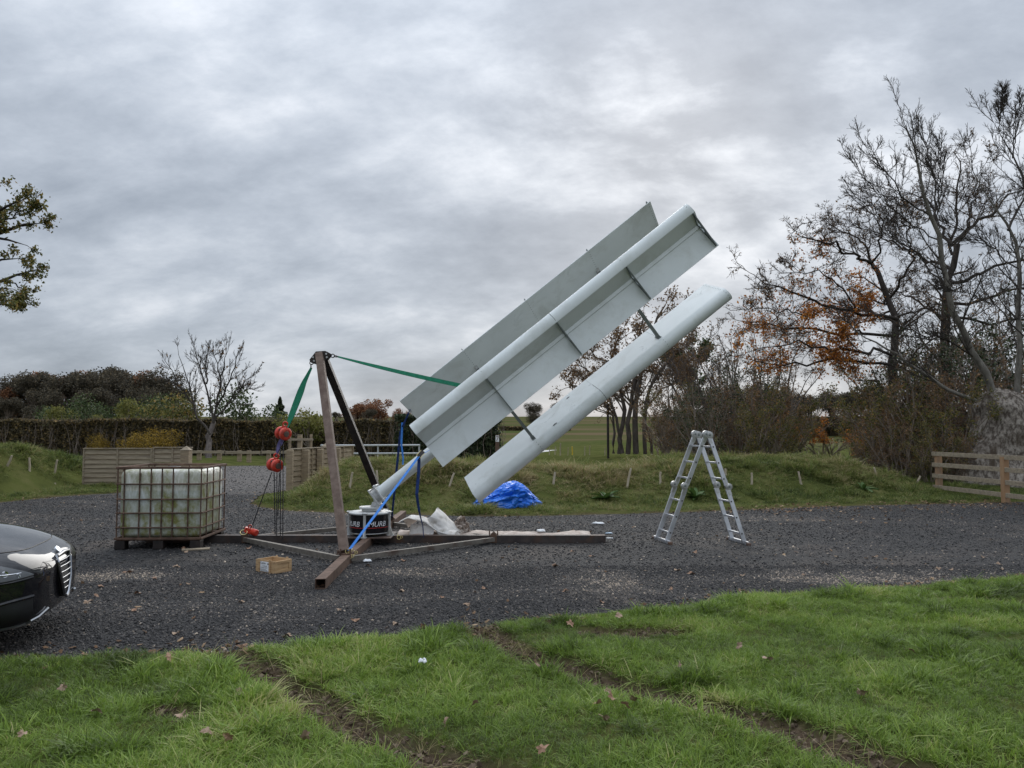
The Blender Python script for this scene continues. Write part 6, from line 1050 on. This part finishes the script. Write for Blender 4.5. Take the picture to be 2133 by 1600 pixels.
place(wd[1], 'field_tree', 772, 146, .33, 0, 'small dark tree in front of the russet clump on the far field', 'tree'); place(rt_, 'russet_tree', 838, 148, .50, 1, 'lone russet tree on the far field just left of the blades', 'tree'); place(wd[0], 'field_tree', 1112, 140, .42, 0, 'round grey tree on the horizon between the two lower blades', 'tree'); place(wd[1], 'field_tree', 1165, 150, .45, 2, 'broad grey tree on the horizon nearer the lower blade', 'tree'); place(wd[1], 'field_tree', 700, 160, .26, 2, 'faint low tree on the horizon beside the A-frame leg', 'tree')
for u_, Y, s in ((1640, 95, .55), (1690, 90, .5), (1735, 96, .55), (1780, 92, .55), (1830, 98, .6), (1590, 98, .6), (1540, 92, .55), (1480, 96, .55)): place(wd[rint(u_, 2)], 'hedgerow_tree', u_, Y, s, u_, 'grey bare hedgerow tree far behind the thicket', 'tree', 'hedgerow trees behind the thicket')
# dock plants and lone flower
M_dock = island_mat('dock_leaf', [(0, (.035, .075, .018)), (.6, (.07, .125, .03)), (1, (.12, .17, .05))], .5, .2)
def dock(u_, v_, s, label, seed):
    b_ = hit(u_, v_); r = np.random.default_rng(seed); d = thing('dock_plant', b_, label, 'plant')
    for i in range(16):
        a = r.uniform(0, 6.28); el = r.uniform(.35, 1.2); ln = s * r.uniform(.5, 1); w = ln * .16; g = []
        for k in np.linspace(0, 1, 7):
            q = np.array([math.cos(a), math.sin(a), 0]) * ln * k * math.cos(el) * (1 + .3 * k) + np.array([0, 0, 1]) * ln * (k * math.sin(el) - .55 * k * k * math.cos(el)); ww = w * math.sin(math.pi * min(1, .08 + k * .92)) ** .8; sd = np.array([-math.sin(a), math.cos(a), .15]); g.append([q - sd * ww + (0, 0, .01), q - (0, 0, w * .2), q + sd * ww + (0, 0, .01)])
        mb = MB(); mb.sheet(np.array(g)); mb.build('leaf', M_dock, d, smooth=True, angle=0, local=True)
    return d
dock(1262, 1042, .42, 'dark green broad-leaved dock plant low on the bank behind the ladder, left one', 1); dock(1448, 1040, .44, 'broad-leaved dock plant on the verge seen between the ladder legs', 2); dock(1800, 1024, .36, 'broad-leaved dock plant at the foot of the right thicket', 3)
# fallen leaves
M_leafb = pmat('fallen_leaf', (.22, .12, .07), (.36, .22, .14), 20, .8, 0, .3, .002); M_leafp = pmat('pale_fallen_leaf', (.25, .165, .105), (.34, .24, .165), 20, .8, 0, .3, .002)
def leafmesh(seed):
    r = np.random.default_rng(seed); n = 22; mb = MB(); V = [(0, 0, .006)]
    for i in range(n): a = i * 2 * math.pi / n; rad = (.55 + .30 * abs(math.cos(2.5 * a)) + .1 * r.normal()) * .05; V.append((rad * 1.35 * math.cos(a), rad * math.sin(a), .012 * math.sin(a * 2 + seed) + .012 * r.uniform()))
    me = bpy.data.meshes.new('leaf'); me.from_pydata(V, [], [(0, 1 + i, 1 + (i + 1) % n) for i in range(n)]); me.update(); return me
lms = [leafmesh(i) for i in range(5)]
for i, me in enumerate(lms): me.materials.append(M_leafb if i % 2 else M_leafp)
r = np.random.default_rng(55)
lawn_l = [(1415, 1407), (1268, 1465), (1275, 1480), (1322, 1483), (1245, 1495), (1258, 1528), (1302, 1500), (1795, 1468), (1118, 1400), (1130, 1390), (1540, 1370), (380, 1505), (378, 1520), (430, 1560), (475, 1572), (635, 1562), (495, 1465), (350, 1395), (200, 1512), (1188, 1310), (1290, 1298), (880, 1330), (1600, 1395), (930, 1530), (990, 1490), (130, 1455), (45, 1560), (1130, 1592), (1900, 1370)]
for u_, v_ in lawn_l:
    p_ = G(u_, v_ + 4); p_ = onground(p_[0], p_[1]) + (0, 0, .055); o = bpy.data.objects.new('fallen_leaf', lms[r.integers(0, 5)]); COL.objects.link(o); o.location = tuple(p_); o.rotation_euler = (r.normal(.35, .4), r.normal(0, .4), r.uniform(0, 6.28)); s = r.uniform(.5, .85); o.scale = (s, s, s); tag(o, 'curled brown fallen leaf lying in the lawn grass', 'leaf', 'fallen leaves on the lawn')
for i in range(46):
    while True:
        u_, v_ = r.uniform(160, 2133), r.uniform(1140, 1350); p_ = G(u_, v_)
        if gravel_sd(p_[None, 0], p_[None, 1])[0] < -.08: break
    o = bpy.data.objects.new('fallen_leaf', lms[r.integers(0, 5)]); COL.objects.link(o); o.location = (p_[0], p_[1], .012); o.rotation_euler = (r.normal(0, .2), r.normal(0, .2), r.uniform(0, 6.28)); s = r.uniform(.5, .95); o.scale = (s, s, s); tag(o, 'pale brown fallen leaf lying on the dark gravel', 'leaf', 'fallen leaves on the gravel')
p_ = G(880, 1418); p_ = onground(p_[0], p_[1]); fw = thing('white_flower', p_, 'small white flower head standing in the lawn', 'flower'); mb = MB(); mb.tube([p_, p_ + (.005, 0, .06), p_ + (0, 0, .10)], .0025, 5); mb.build('stem', M_dock, fw)
for k in range(7): a = k * .9; mb = MB(); c_ = p_ + np.array([math.cos(a) * .017, math.sin(a) * .014, .10 + .008 * (k % 2)]); mb.lathe(c_, (math.cos(a), math.sin(a), .8), [(.0, -.006), (.012, 0), (.010, .008), (0, .010)], 8); mb.build('petal', M_litter, fw, smooth=True)
